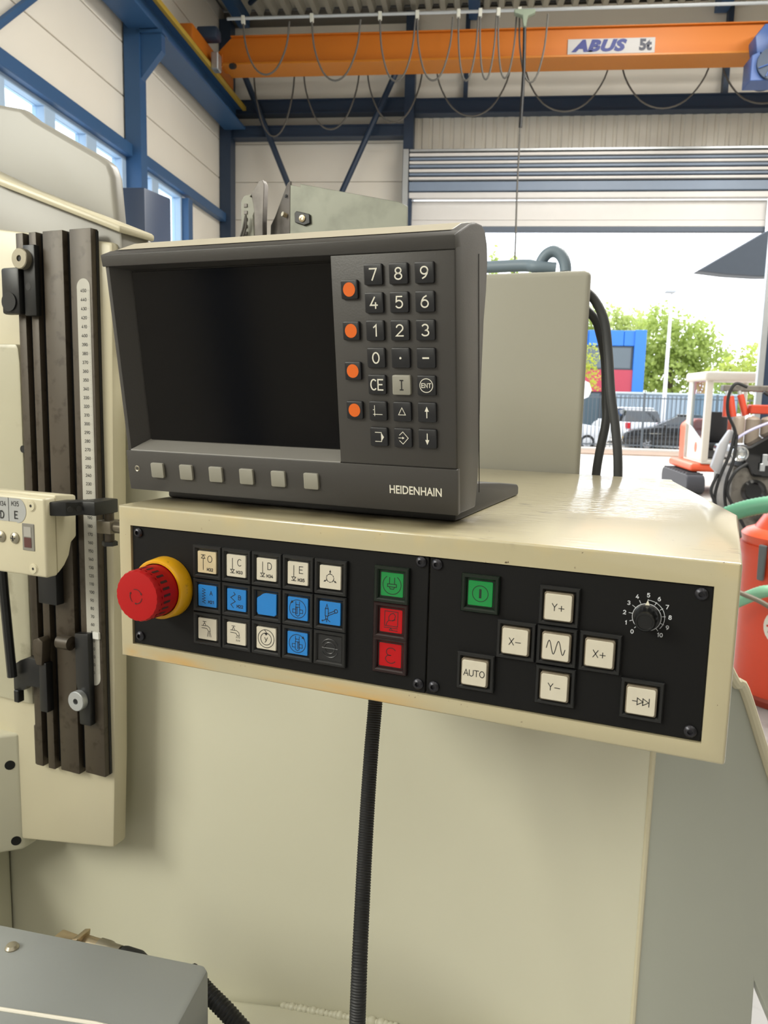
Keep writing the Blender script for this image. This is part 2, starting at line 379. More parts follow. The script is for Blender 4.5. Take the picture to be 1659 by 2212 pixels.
# the half raised door
door = struct('door_1', box(NB(), -1.10, 3.78, 11.86, 11.94, 4.22, 4.48), mat('door_white', '#dcd9d6', .4, var=.03))
Dw, Dg = MATS['door_white'], mat('door_grey_blue', '#7f8ea3', .45)
part('bottom_seal', bbox(-1.10, 3.78, 11.85, 11.95, 4.06, 4.13, .006, 1), mat('seal_grey', '#5c6674', .6), door)
part('bottom_rail', bbox(-1.10, 3.78, 11.85, 11.94, 4.13, 4.215, .006, 1), Dw, door)
part('door_section', bbox(-1.10, 3.78, 11.70, 11.80, 4.58, 4.70, .006, 1), Dg, door)
part('door_section', bbox(-1.10, 3.78, 11.74, 11.86, 4.49, 4.57, .006, 1), Dw, door)
for i, (z, h, m) in enumerate(((4.72, .035, Dw), (4.78, .03, Dg), (4.82, .04, Dw), (4.885, .035, Dg), (4.93, .035, Dw), (4.985, .03, Dg), (5.03, .04, Dw), (5.095, .035, Gal))):
    part('door_slat', bbox(-1.10, 3.78, 11.66+.02*(i % 2), 11.84, z, z+h, .006, 1), m, door)
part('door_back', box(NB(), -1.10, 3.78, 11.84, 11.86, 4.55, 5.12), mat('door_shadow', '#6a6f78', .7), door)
part('guide_rail', bbox(-1.19, -1.11, 11.66, 11.75, 0, 5.13, .006, 1), Gal, door)
part('guide_rail', bbox(3.79, 3.87, 11.66, 11.75, 0, 5.13, .006, 1), Gal, door)
struct('trim_4', box(NB(), 3.88, 4.04, 11.75, 12.0, 0, 4.95), Dblu)
struct('trim_5', box(NB(), -1.15, -1.06, 12.0, 12.12, 0, 4.95), Dblu)

# ================================================================ overhead crane
rw = thing('crane_runway', 'blue steel crane runway beam with yellow conductor strip along the left wall', 'runway beam', BF, (-3.6, 3, 5.42))
bm = NB(); box(bm, -3.77, -3.46, YF+.1, 11.72, 5.43, 5.46); box(bm, -3.63, -3.60, YF+.1, 11.72, 5.46, 5.70); box(bm, -3.72, -3.51, YF+.1, 11.72, 5.70, 5.73)
part('beam', bm, Blu, rw)
part('rail_head', box(NB(), -3.64, -3.59, YF+.1, 11.72, 5.73, 5.78), Dblu, rw)
part('conductor_strip', bbox(-3.50, -3.45, YF+.1, 11.72, 5.68, 5.735, .004, 1), mat('dull_yellow', '#b79a3a', .5), rw, 'yellow conductor strip')
Org = mat('crane_orange', '#c56d10', .5, var=.06, scale=2)
cr = thing('overhead_crane', 'orange overhead crane girder with blue lettered white sign under the roof', 'crane', BF, (0, 10.5, 5.65))
bm = NB(); prism(bm, [(-3.25, 10.4, 6.09), (5.6, 10.4, 6.09), (5.6, 10.4, 5.79), (-3.42, 10.4, 5.79), (-3.42, 10.4, 5.93)], (0, .3, 0))
part('girder', bm, Org, cr)
part('top_flange', bbox(-3.25, 5.6, 10.36, 10.74, 6.09, 6.105, .003, 1), Org, cr)
part('lower_flange', bbox(-3.36, 5.6, 10.36, 10.78, 5.765, 5.79, .003, 1), mat('crane_orange_light', '#c27416', .4, var=.03), cr)
part('end_carriage', bbox(-3.68, -3.50, 9.7, 11.3, 5.80, 5.98, .02, 2), Org, cr)
part('wheel', cyl(NB(), (-3.66, 9.85, 5.87), (-3.53, 9.85, 5.87), .09), Dblu, cr); part('wheel', cyl(NB(), (-3.66, 11.15, 5.87), (-3.53, 11.15, 5.87), .09), Dblu, cr)
part('drive_motor', bbox(-3.60, -3.34, 10.1, 10.3, 5.98, 6.12, .03, 2), Dblu, cr, 'dark blue travel motor')
part('collector_box', bbox(-3.45, -3.36, 10.2, 10.35, 5.66, 5.86, .01, 1), Gal, cr, 'pale grey current collector')
part('end_bracket', bbox(-3.52, -3.36, 10.38, 10.42, 5.76, 5.9, .005, 1), Org, cr)
part('buffer', cyl(NB(), (-3.2, 10.34, 5.74), (-3.2, 10.24, 5.70), .035), Blk, cr)
sg = part('sign_plate', bbox(.878, 1.887, 10.385, 10.4, 5.80, 5.97, .002, 1), mat('sign_white', '#b9b7b6', .5, var=.02), cr)
Sb = mat('sign_blue', '#27337c', .5)
part('lettering', font_bm('ABUS', .168, (1.235, 10.383, 5.885), (1, 0, 0), (0, 0, 1), bold=.011, shear=.28, spacing=1.10, sx=1.34), Sb, sg, smooth=0)
part('lettering', font_bm('5t', .165, (1.775, 10.383, 5.885), (1, 0, 0), (0, 0, 1), bold=.009), mat('sign_slate', '#3a3d4c', .5), sg, smooth=0)
ho = thing('crane_hoist', 'blue hoist unit hanging from the crane girder at the right edge', 'hoist', BF, (3.1, 10.3, 5.4))
Hb = mat('hoist_blue', '#3f5a91', .4)
part('gearbox', bev(prism(NB(), [(2.93, 10.1, 5.84), (3.03, 10.1, 5.97), (3.5, 10.1, 5.97), (3.5, 10.1, 5.66), (2.96, 10.1, 5.66)], (0, .25, 0)), .015, 2), Hb, ho)
part('motor_drum', cyl(NB(), (3.12, 10.02, 5.52), (3.12, 10.4, 5.52), .17, n=28), Dblu, ho)
part('frame', bev(prism(NB(), [(2.90, 10.06, 5.62), (2.98, 10.06, 5.66), (3.06, 10.06, 5.42), (3.5, 10.06, 5.40), (3.5, 10.06, 5.35), (2.90, 10.06, 5.35)], (0, .3, 0)), .006, 1), Hb, ho)
part('hub', cyl(NB(), (3.14, 10.0, 5.73), (3.14, 10.1, 5.73), .07), Gal, ho, 'bright hub')
for k in range(3):
    a = R(200+45*k); part('rib', tube(NB(), [(3.12+.05*math.cos(a), 10.01, 5.52+.05*math.sin(a)), (3.12+.16*math.cos(a), 10.01, 5.52+.16*math.sin(a))], .008, 6), Hb, ho)
# festoon cables in front of and behind the girder
Gc = mat('grey_cable', '#57544f', .6)
def festoon(name, label, y, zr, x0, x1, loops, rail_r=.018, kind=None):
    t = thing(name, label, 'festoon cable', BF, ((x0+x1)/2, y, zr))
    part('rail', tube(NB(), [(x0, y, zr), (x1, y, zr)], rail_r, 8), Gal, t)
    cl = None
    for (a, b, dz) in loops:
        part('cable_loop', tube(NB(), spline([(a, y, zr-.05), (a+.06*(b-a), y, zr-.05-.45*dz), (a+.25*(b-a), y, zr-.05-.86*dz), ((a+b)/2, y, zr-.05-dz), (a+.75*(b-a), y, zr-.05-.86*dz), (a+.94*(b-a), y, zr-.05-.45*dz), (b, y, zr-.05)], 4), .011, 6), Gc, t)
        if cl is None: cl = part('trolley', bbox(a-.02, a+.02, y-.025, y+.025, zr-.06, zr+.025, .004, 1), mat('pale_plastic', '#cfcfc4', .5), t); x_0 = a
        else: dup(cl, t, (a-x_0, 0, 0))
    return t
festoon('festoon_line', 'white clipped festoon rail with cable loops hanging before the orange girder', 9.6, 5.96, -3.05, 5.5,
        [(-2.86, -2.32, .56), (-2.06, -1.5, .64), (-1.28, -.88, .66), (-.86, -.46, .66), (-.40, -.18, .67), (-.16, .02, .66), (.04, .24, .65), (.27, .58, .70)])
festoon('festoon_line', 'drooping grey festoon cable loops hanging below and behind the orange girder', 11.2, 6.2, -3.2, 5.5,
        [(-3.2, -2.62, .98), (-2.52, -1.74, .90), (-1.66, -.9, .82), (-.75, .25, .76), (.40, 1.5, .72), (1.62, 2.75, .70), (2.85, 3.95, .66)])
pc = thing('pendant_cable', 'thin dark crane control cable hanging down before the raised door', 'cable', BF, (.32, 9.55, 3.3))
part('hanger', bev(prism(NB(), [(.21, 9.5, 5.93), (.44, 9.5, 5.93), (.44, 9.5, 5.89), (.36, 9.5, 5.86), (.345, 9.5, 5.75), (.315, 9.5, 5.75), (.30, 9.5, 5.86), (.21, 9.5, 5.89)], (0, .08, 0)), .008, 1), mat('hanger_grey', '#84907e', .5), pc, 'pale green-grey cable hanger')
part('cable_sleeve', tube(NB(), [(.33, 9.55, 5.82), (.345, 9.55, 5.3), (.335, 9.55, 4.72)], .019, 8), Blk, pc)
part('cable', tube(NB(), spline([(.335, 9.55, 4.75), (.33, 9.55, 4.1), (.34, 9.55, 3.4), (.345, 9.55, 2.6)]), .010, 8), Gc, pc)
po = single('steel_post', bev(prism(NB(), [(-2.304, 5, 0), (-2.123, 5, 0), (-2.06, 5.28, 0), (-2.32, 5.3, 0)], (0, 0, 2.96)), .012, 2), mat('navy_paint', '#2c3a52', .4, var=.1, scale=2), 'dark navy free-standing steel post before the blue wall column', 'post', BF, (-2.2, 5.1, 0))

# ================================================================ THE MACHINE (machine frame: z = 0 is 1.70 m above the floor)
FZ = -CAM_H
Cast = mat('grey_green_enamel', '#cac8b4', .33, var=.04, scale=5, bump=.06, bscale=60, spec=.55)
Cream = mat('cream_enamel', '#c6bfa5', .34, var=.04, scale=9, bump=.05, bscale=90)
DarkS = mat('dark_oxide_steel', '#453d32', .45, .2, var=.10, scale=40, stains=[('#33291c', 90, .56, .70)])
BlackS = mat('black_steel', '#1d1e1f', .4, .2, var=.1, scale=40)
Nick = mat('nickel', '#a39d8c', .34, .75, var=.08, scale=60)
Bras = mat('brass_plug', '#b5a589', .3, .8, var=.1, scale=60)
pl = thing('machine_body', 'large pale grey-green sheet steel body of the milling machine under the control box', 'machine body', MF, (-.45, .85, FZ))
bm = prism(NB(), [(-.935, .79, FZ+.02), (-.04, .79, FZ+.02), (-.04, .79, -.205), (-.41, .79, -.205), (-.41, .79, .045), (-.935, .79, .045)], (0, .02, 0))
part('front_panel', bev(bm, .004, 2), Cast, pl)
part('left_pier', bbox(-1.2, -.906, .45, .7895, FZ, -.616, .01, 2), Cast, pl)
cs, sn = math.cos(R(35)), math.sin(R(35))
W = lambda X, Z: (X, .79+(X+.04)*sn/cs, Z)
wp = [(-.04, -.205), (.0, -.212), (.028, -.269), (.038, -.279), (.067, -.36), (.242, -.85), (.545, FZ+.02), (.50, FZ+.02), (.175, -.85), (.076, -.609), (.082, -.85), (.10, FZ+.02), (-.04, FZ+.02)]
part('side_wing', bev(prism(NB(), [W(*p) for p in wp], (-sn*.012, cs*.012, 0)), .003, 2), mat('grey_green_enamel_shaded', '#a5a89e', .4, var=.04, scale=4), pl)  # wing's shade put into a darker, cooler copy of the body enamel
part('edge_lip', tube(NB(), spline([W(.0, -.212), W(.028, -.269), W(.038, -.279), W(.067, -.36), W(.15, -.592), W(.242, -.85)], 5), .0055, 10), Cream, pl)
part('corner_bead', tube(NB(), [(-.04, .792, -.21), (-.04, .792, -1.2)], .003, 8), Cream, pl)
part('base_ledge', bev(prism(NB(), [(-.62, .79, -.795), (-.566, .79, -.782), (-.448, .79, -.754), (-.304, .79, -.730), (-.04, .79, -.70), (-.04, .79, -1.6), (-.62, .79, -1.6)], (0, -.055, 0)), .008, 3), Cast, pl)
bm = NB()
for i in range(26):
    t = i/25; bmesh.ops.create_icosphere(bm, subdivisions=1, radius=random.uniform(.005, .008), matrix=Matrix.Translation((-.45+.15*t, .787, -.755+.026*t)))
part('weld_bead', bm, Cast, pl, smooth=60, kind='stuff')

co = thing('machine_upright', 'cream cast column of the milling machine carrying the dark slotted dog rail', 'machine column', MF, (-.9, 1.0, FZ))
part('head_cover', bev(prism(NB(), [(-1.4, .80, .44), (-.90, .80, .362), (-.845, .80, .349), (-.825, .80, .335), (-.722, .80, .281), (-.708, .80, .272), (-.7015, .80, .256), (-.692, .80, .15), (-1.4, .80, .15)], (0, .02, 0)), .006, 3), mat('warm_cream_enamel', '#93918a', .4, var=.03, scale=4), co)
part('cover_plate', bev(prism(NB(), [(-1.4, .745, .48), (-.815, .745, .238), (-.643, .745, .1775), (-.640, .745, .05), (-1.4, .745, .05)], (0, .054, 0)), .004, 2), MATS['warm_cream_enamel'], co)
lp = [(-1.4, .742, .490), (-.815, .742, .2435), (-.640, .742, .1805)]
part('cover_lip', bev(prism(NB(), [(-1.4, .735, .485), (-.815, .735, .238), (-.637, .735, .1745), (-.636, .735, .183), (-.815, .735, .248), (-1.4, .735, .495)], (0, .06, 0)), .003, 2), Cream, co)
part('slide_casting', bev(prism(NB(), [(-.835, .735, -.600), (-.668, .735, -.571), (-.662, .735, -.45), (-.650, .735, .10), (-.648, .735, .165), (-.9, .735, .2), (-1.4, .735, .2), (-1.4, .735, -.612), (-.9, .735, -.612)], (0, .024, 0)), .004, 2), Cream, co)
part('backing', bbox(-1.4, -.70, .757, .788, -.56, .10, .004, 2), Cast, co)
part('recess_cover', bev(prism(NB(), [(-1.2, .728, .055), (-.792, .728, .053), (-.789, .728, .048), (-.787, .728, .03), (-.7875, .728, -.40), (-1.2, .728, -.40)], (0, .009, 0)), .002, 2), mat('aged_enamel', '#b9b59e', .35, var=.06, scale=8, stains=[('#7d745c', 14, .62, .75)]), co)
part('cover_bolt', cyl(NB(), (-.785, .7285, -.073), (-.785, .726, -.073), .0045, n=16), BlackS, co)
part('end_block', bev(prism(NB(), [(-1.2, .58, -.4485), (-.977, .58, -.4485), (-.822, .7350, -.4485), (-.822, .76, -.4485), (-1.2, .76, -.4485)], (0, 0, -.164)), .004, 3), Cast, co)
for z, e in ((-.4905, .0085), (-.598, .006)):
    part('socket_hole', cyl(NB(), (-.822-e+.0003, .735-e-.0003, z), (-.822-e-.004, .735-e+.004, z), .0064, n=24), BlackS, co)
rail = thing('dog_rail', 'dark steel trip dog rail with three upright slots on the cream column', 'rail', MF, (-.725, .73, -.47))
part('rail_base', bbox(-.781, -.6665, .731, .735, -.470, .178, .0005, 1), BlackS, rail)
for a, b, zb in ((-.7805, -.769, -.478), (-.760, -.749, -.478), (-.739, -.709, -.476), (-.699, -.6675, -.471)):
    part('rail_strip', bbox(a, b, .7235, .735, zb, .1795, .0008, 2), DarkS, rail)
part('end_tab', bbox(-.7835, -.770, .724, .735, -.478, -.425, .001, 1), DarkS, rail)
# the ruler
rul = thing('ruler_scale', 'long pale ruler strip numbered 0 to 450 on the right strip of the rail', 'ruler', MF, (-.68, .723, -.35))
zc = lambda mm: -.3385+mm/1000.*1.0
bm = flat(NB(), arc(-.680, .1155, .0095, .0095, 0, 180, 12)+arc(-.680, -.345, .0095, .0095, 180, 360, 12), (0, .7235, 0), (1, 0, 0), (0, 0, 1))
bm2 = bmesh.ops.extrude_face_region(bm, geom=list(bm.faces)); bmesh.ops.translate(bm, verts=[g for g in bm2['geom'] if isinstance(g, bmesh.types.BMVert)], vec=(0, -.0006, 0))
part('strip', bm, mat('ruler_white', '#b6b4ab', .4, var=.02), rul)
Ink = mat('dark_ink', '#1e1e1e', .6)
for mm in range(0, 451, 10):
    part('number', ribbon(NB(), strokes(str(mm), .0032, -.680, zc(mm)), .0006, (0, .72275, 0), (1, 0, 0), (0, 0, 1)), Ink, rul, smooth=0)
bm = NB()
for mm in range(0, 451, 1):
    l = .0035 if mm % 10 == 0 else (.0024 if mm % 5 == 0 else .0014)
    ribbon(bm, [[(-.6706-l, zc(mm)), (-.6706, zc(mm))]], .00022, (0, .72275, 0), (1, 0, 0), (0, 0, 1))
part('graduation', bm, mat('faint_ink', '#8c8a86', .6), rul, smooth=0, kind='stuff')

def disc_screw(parent, x, y, z, r, m=Nick):
    s = part('clamp_screw', lathe(NB(), (x, y, z), (0, -1, 0), [(0, 0), (0, r), (.007, r), (.008, r*.93), (.008, r*.3), (.0075, r*.3), (.004, r*.28), (.004, 0)], 32), m, parent, 'round nickel clamp screw')
    part('socket', cyl(NB(), (x, y-.0062, z), (x, y-.0066, z), r*.26, n=6), BlackS, s)
d1 = thing('trip_dog', 'black trip dog with round nickel screw at the top of the rail', 'trip dog', MF, (-.755, .72, .12))
part('body', bbox(-.7615, -.7435, .7150, .7235, .084, .164, .0015, 2), BlackS, d1)
part('roller_block', bbox(-.793, -.765, .711, .7235, .086, .139, .003, 2), BlackS, d1)
part('roller_cap', cyl(NB(), (-.780, .709, .100), (-.780, .7235, .100), .011, n=20), BlackS, d1)
part('hole', cyl(NB(), (-.7545, .7148, .117), (-.7545, .7152, .117), .0042, n=18), Ink, d1)
disc_screw(d1, -.7590, .715, .1478, .0118)
d2 = thing('trip_dog', 'black trip dog clamped low on the left rail strip, behind the black rod', 'trip dog', MF, (-.76, .72, -.36))
part('body', bbox(-.7585, -.746, .712, .7235, -.398, -.334, .0015, 2), BlackS, d2)
part('nose', bev(prism(NB(), [(-.763, .709, -.306), (-.754, .709, -.302), (-.747, .709, -.306), (-.750, .709, -.337), (-.759, .709, -.337), (-.764, .709, -.324)], (0, .0145, 0)), .0015, 2), DarkS, d2)
part('bracket', bev(prism(NB(), [(-.802, .712, -.345), (-.79, .712, -.337), (-.776, .712, -.331), (-.756, .712, -.331), (-.756, .712, -.368), (-.778, .712, -.369), (-.786, .712, -.376), (-.802, .712, -.378)], (0, .012, 0)), .002, 2), BlackS, d2)
part('stop_tip', bbox(-.799, -.791, .709, .719, -.392, -.376, .001, 1), BlackS, d2)
d3 = thing('trip_dog', 'black trip dog with pale pointer and nickel screw beside the ruler foot', 'trip dog', MF, (-.69, .72, -.35))
part('body', bev(prism(NB(), [(-.701, .714, -.290), (-.680, .714, -.288), (-.680, .714, -.404), (-.697, .714, -.404), (-.698, .714, -.365), (-.700, .714, -.357), (-.701, .714, -.352)], (0, .0095, 0)), .0015, 2), BlackS, d3)
part('roller', cyl(NB(), (-.7235, .713, -.303), (-.705, .713, -.303), .0085, n=20), DarkS, d3)
part('pointer', bbox(-.678, -.6685, .7195, .7228, -.295, -.2865, .0004, 1), mat('pointer_white', '#d8d8d4', .4), d3, 'small white pointer')
disc_screw(d3, -.6945, .714, -.372, .0122, Gal)
dr = thing('push_rod', 'thin black upright rod below the limit switch box', 'rod', MF, (-.80, .705, -.33))
part('rod', tube(NB(), [(-.799, .70, -.2135), (-.797, .70, -.25), (-.794, .704, -.356)], .0058, 10), BlackS, dr)
part('sleeve', bbox(-.753, -.724, .711, .7232, -.258, -.19, .001, 2), BlackS, dr)

# ---------------------------------------------------------------- limit switch box
Y0 = .62
sb = thing('limit_switch_box', 'cream limit switch box with grey plate lettered M34 D and M35 E', 'switch box', MF, (-.72, .66, -.2))
part('front_cover', bbox(-.76, -.6435, Y0, Y0+.016, -.197, -.112, .003, 3), Cream, sb)
bm = prism(NB(), [(-.6445, Y0+.0162, -.110), (-.6445, .6660, -.1130), (-.6445, .6650, -.159), (-.6445, .6575, -.164), (-.6445, .6535, -.178), (-.6445, .6465, -.188), (-.6445, Y0+.0162, -.1965)], (-.12, 0, 0))
part('mounting_bracket', bbox(-.745, -.705, .660, .7230, -.180, -.135, .002, 1), BlackS, sb)
part('housing', bev(bm, .0025, 2), Cream, sb)
def frontscrew(x, z, r, m, deep):
    s = part('cover_screw', lathe(NB(), (x, Y0, z), (0, -1, 0), [(-.001, 0), (-.001, r*1.12), (.0004, r*1.12), (.0004, r*.98), (.0012, r*.9), (.0012, r*.3), (.0002, r*.25), (.0002, 0)], 28), m, sb)
    part('screw_socket', cyl(NB(), (x, Y0-.0004, z), (x, Y0-.0008, z), r*deep, n=6), Ink, s)
frontscrew(-.6615, -.1213, .0056, Cream, .3); frontscrew(-.6615, -.1885, .0053, Cream, .3)
for x in (-.6862, -.7058):
    s = part('cover_screw', lathe(NB(), (x, Y0, -.1575), (0, -1, 0), [(0, 0), (0, .0062), (.0012, .0062), (.003, .0042), (.0036, 0)], 24), Nick, sb, 'domed nickel screw')
    for k in (0, 1): part('cross_slot', cyl(NB(), (x-.003*(1-k), Y0-.0035, -.1575-.003*k), (x+.003*(1-k), Y0-.0035, -.1575+.003*k), .0006, n=6), Ink, s)
gp = part('label_plate', flat(NB(), [(-.76, -.140), (-.683, -.140)]+arc(-.6815, -.1275, .0125, .0135, -90, 70, 12)+[(-.76, -.1145)], (0, Y0-.0004, 0), (1, 0, 0), (0, 0, 1)), mat('plate_grey', '#a3a5a4', .4, var=.02), sb, 'grey lettered plate', smooth=0)
UZ, UX = (0, 0, 1), (1, 0, 0)
def lett(s, h, x, z, w, par, y, m=None, cx=True, wide=.8): return part('lettering', ribbon(NB(), strokes(s, h, x, z, 1.6, cx, wide), w, (0, y, 0), UX, UZ), m or Ink, par, smooth=0)
lett('M35', .0047, -.6840, -.1205, .0006, gp, Y0-.0007); lett('M34', .0047, -.7025, -.1215, .0006, gp, Y0-.0007)
lett('E', .0074, -.683, -.1325, .0013, gp, Y0-.0007, wide=.9); lett('D', .0074, -.703, -.1335, .0013, gp, Y0-.0007, wide=.95)
part('divider', ribbon(NB(), [[(-.6935, -.1145), (-.6935, -.140)]], .0005, (0, Y0-.0007, 0), UX, UZ), Ink, gp, smooth=0)
wd = part('indicator_window', bbox(-.6755, -.6585, Y0-.0008, Y0+.001, -.1695, -.1405, .0005, 1), mat('window_grey', '#7f7d76', .3), sb)
part('indicator', box(NB(), -.6725, -.6625, Y0-.0012, Y0-.0008, -.166, -.1555), mat('dull_maroon', '#54302e', .4), wd, 'maroon indicator')
part('indicator', box(NB(), -.6725, -.6625, Y0-.0012, Y0-.0008, -.1545, -.144), mat('milky_grey', '#a09e98', .3), wd)
ar = thing('switch_arm', 'black cranked bar reaching from the switch box across the ruler', 'arm', MF, (-.63, .66, -.12))
bm = prism(NB(), [(-.6440, .6265, -.1165), (-.6280, .634, -.1165), (-.6210, .650, -.1165), (-.6045, .650, -.1165), (-.6045, .686, -.1165), (-.622, .686, -.1165), (-.6265, .664, -.1165), (-.6440, .650, -.1165)], (0, 0, -.0150))
part('bar', bev(bm, .0012, 2), BlackS, ar)
for x, y in ((-.6262, .6375), (-.6225, .6460)): part('bar_screw', cyl(NB(), (x+.0012, y-.0006, -.1245), (x-.002, y+.001, -.1245), .003, n=16), Ink, ar)
part('pin', cyl(NB(), (-.6095, .677, -.1315), (-.6095, .677, -.163), .0052, n=20), DarkS, ar)
part('pin_head', cyl(NB(), (-.6095, .677, -.163), (-.6095, .677, -.1675), .0085, n=6), BlackS, ar)
part('clamp_block', bbox(-.6195, -.6005, .668, .687, -.1535, -.1395, .001, 2), mat('worn_steel', '#7a7365', .35, .6, var=.1, scale=50), ar)
part('clamp_bolt', cyl(NB(), (-.6005, .677, -.1465), (-.575, .677, -.1465), .0065, n=20), MATS['worn_steel'], ar)

# ---------------------------------------------------------------- grey motor cover bottom left, plug behind it
Mg = mat('grey_motor_paint', '#8d9191', .42, var=.05, scale=12, bump=.05, bscale=200)
mc = thing('motor_cover', 'grey painted metal cover with one domed bolt at the bottom left', 'cover', MF, (-.5, .46, FZ))
bm = prism(NB(), [(-.72, .4775, -.5), (-.3865, .534, -.5), (-.3795, .530, -.5), (-.352, .418, -.5), (-.70, .37, -.5)], (0, 0, -1.2))
part('housing', bev(bm, .003, 2), Mg, mc)
part('trim_edge', tube(NB(), [(-.70, .3725, -.499), (-.425, .4415, -.499), (-.36, .452, -.499)], .0016, 8), mat('bright_edge', '#e2ded2', .3), mc, 'bright front trim edge')
part('bolt', lathe(NB(), (-.5555, .4795, -.5), (0, 0, 1), [(0, .0062), (.0012, .0062), (.0035, .0045), (.0042, 0)], 20), Nick, mc)
pgx = thing('cable_plug', 'brass and nickel cable plug with black boot behind the grey motor cover', 'connector', MF, (-.6, .60, -.56))
AX = Vector((.12, .0, .007)); A0 = Vector((-.601, .60, -.588)); ax = AX.normalized(); pt = lambda t: A0+AX*t
part('flange', bbox(-.630, -.598, .588, .612, -.612, -.5895, .002, 2), Bras, pgx)
part('lever', bev(prism(NB(), [(-.606, .588, -.594), (-.594, .588, -.576), (-.586, .588, -.573), (-.587, .588, -.580), (-.598, .588, -.598)], (0, .02, 0)), .001, 1), Bras, pgx)
part('barrel', cyl(NB(), pt(.05), pt(.28), .0092), Bras, pgx)
part('coupling_nut', lathe(NB(), pt(.28), ax, [(0, .006), (0, .0105), (.012, .0105), (.016, .009), (.028, .0088), (.028, .005)], 12), Nick, pgx)
part('boot', lathe(NB(), pt(.53), ax, [(0, .009), (.004, .0098), (.022, .0095), (.030, .0065), (.05, .004)], 20), Blk, pgx)
part('cable', tube(NB(), spline([pt(.85), pt(.98), (-.47, .605, -.60), (-.46, .61, -.8)]), .004, 8), Blk, pgx)
part('bulkhead', bbox(-.628, -.60, .575, .61, -1.2, -.611, .002, 1), Cast, pgx)
cdt = single('black_conduit', ribbed(NB(), spline([(-.43, .572, -.548), (-.405, .562, -.5525), (-.372, .555, -.563), (-.345, .552, -.585), (-.325, .552, -.65), (-.32, .552, -.9), (-.32, .552, FZ+.01)]), .0085, .0035, .0009, 12), Blk, 'short black corrugated conduit leaving the side of the grey motor cover', 'conduit', MF, (-.3, .6, -.7))
hose = single('black_conduit', ribbed(NB(), spline([(-.256, .605, -.197), (-.2560, .60, -.2545), (-.2525, .585, -.295), (-.2463, .565, -.339), (-.2375, .54, -.39), (-.222, .50, -.47), (-.21, .47, -.7), (-.20, .46, FZ+.01)], 10), .0064, .0020, .0006, 14), Blk, 'long black corrugated conduit hanging down from under the control box', 'conduit', MF, (-.3, .60, -.5))

# ================================================================ CONTROL BOX
PY = .459                                             # front of the black panel plates
wear = mat('cream_enamel_box', '#ada486', .3, var=.03, scale=10, bump=.04, bscale=70, coat=.8)
nt = wear.node_tree; N_, L_ = nt.nodes, nt.links; bs = N_['Principled BSDF']; bs.inputs['Coat Roughness'].default_value = .10
base_link = bs.inputs['Base Color'].links[0].from_socket
tcn = N_.new('ShaderNodeTexCoord'); sep = N_.new('ShaderNodeSeparateXYZ'); L_.new(tcn.outputs['Object'], sep.inputs[0])
def mrange(src, a, b, c=0, d=1):
    m = N_.new('ShaderNodeMapRange'); m.inputs[1].default_value = a; m.inputs[2].default_value = b; m.inputs[3].default_value = c; m.inputs[4].default_value = d
    L_.new(src, m.inputs[0]); return m.outputs[0]
def mul(a, b):
    m = N_.new('ShaderNodeMath'); m.operation = 'MULTIPLY'; L_.new(a, m.inputs[0]); L_.new(b, m.inputs[1]); return m.outputs[0]
def noise_(sc, det=5, vec=None):
    n = N_.new('ShaderNodeTexNoise'); n.inputs['Scale'].default_value = sc; n.inputs['Detail'].default_value = det; L_.new(vec or tcn.outputs['Object'], n.inputs['Vector']); return n.outputs['Fac']
def over(base, fac, hx):
    m = N_.new('ShaderNodeMix'); m.data_type = 'RGBA'; m.inputs[7].default_value = lin(hx); L_.new(fac, m.inputs[0]); L_.new(base, m.inputs[6]); return m.outputs[2]
# object origin of the box: (-.2, .459, -.196) in the machine frame
mp = N_.new('ShaderNodeMapping'); mp.inputs['Scale'].default_value = (9, 40, 60); L_.new(tcn.outputs['Object'], mp.inputs[0])
def bump_x(c0, hw):
    m = N_.new('ShaderNodeMath'); m.operation = 'SUBTRACT'; m.inputs[1].default_value = c0; L_.new(sep.outputs['X'], m.inputs[0])
    a = N_.new('ShaderNodeMath'); a.operation = 'ABSOLUTE'; L_.new(m.outputs[0], a.inputs[0]); return mrange(a.outputs[0], hw, hw*.3)
def mx_(a, b):
    m = N_.new('ShaderNodeMath'); m.operation = 'MAXIMUM'; L_.new(a, m.inputs[0]); L_.new(b, m.inputs[1]); return m.outputs[0]
c_ = over(base_link, mul(mul(mrange(sep.outputs['Z'], .0105, .0015), mx_(mx_(bump_x(-.16, .045), bump_x(-.02, .075)), bump_x(-.19, .012))), mrange(noise_(1.0, 4, mp.outputs[0]), .36, .50)), '#c09a58')     # rubbed primer along the lower lip
c_ = over(c_, mul(mrange(sep.outputs['Z'], .102, .111), mul(mrange(sep.outputs['Y'], .004, .012, 1, 0), mrange(noise_(40), .44, .62, .0, .22))), '#cbb070')  # yellowed upper front edge
spk = mul(mrange(noise_(420, 2), .735, .75), mrange(noise_(30, 2), .5, .6)); c_ = over(c_, spk, '#4a3c2c')                                    # paint chips
# oily grime and painted contact shade in front of the display foot
grime_shade = mul(mul(mrange(sep.outputs['Y'], .010, .030, 0, 1), mrange(sep.outputs['X'], .10, .03, 0, 1)), mul(mrange(sep.outputs['Z'], .1085, .1135), mrange(noise_(18), .36, .62, .55, 1)))
c_ = over(c_, mul(grime_shade, mrange(sep.outputs['Y'], .11, .07)), '#4d4534')
L_.new(c_, bs.inputs['Base Color'])
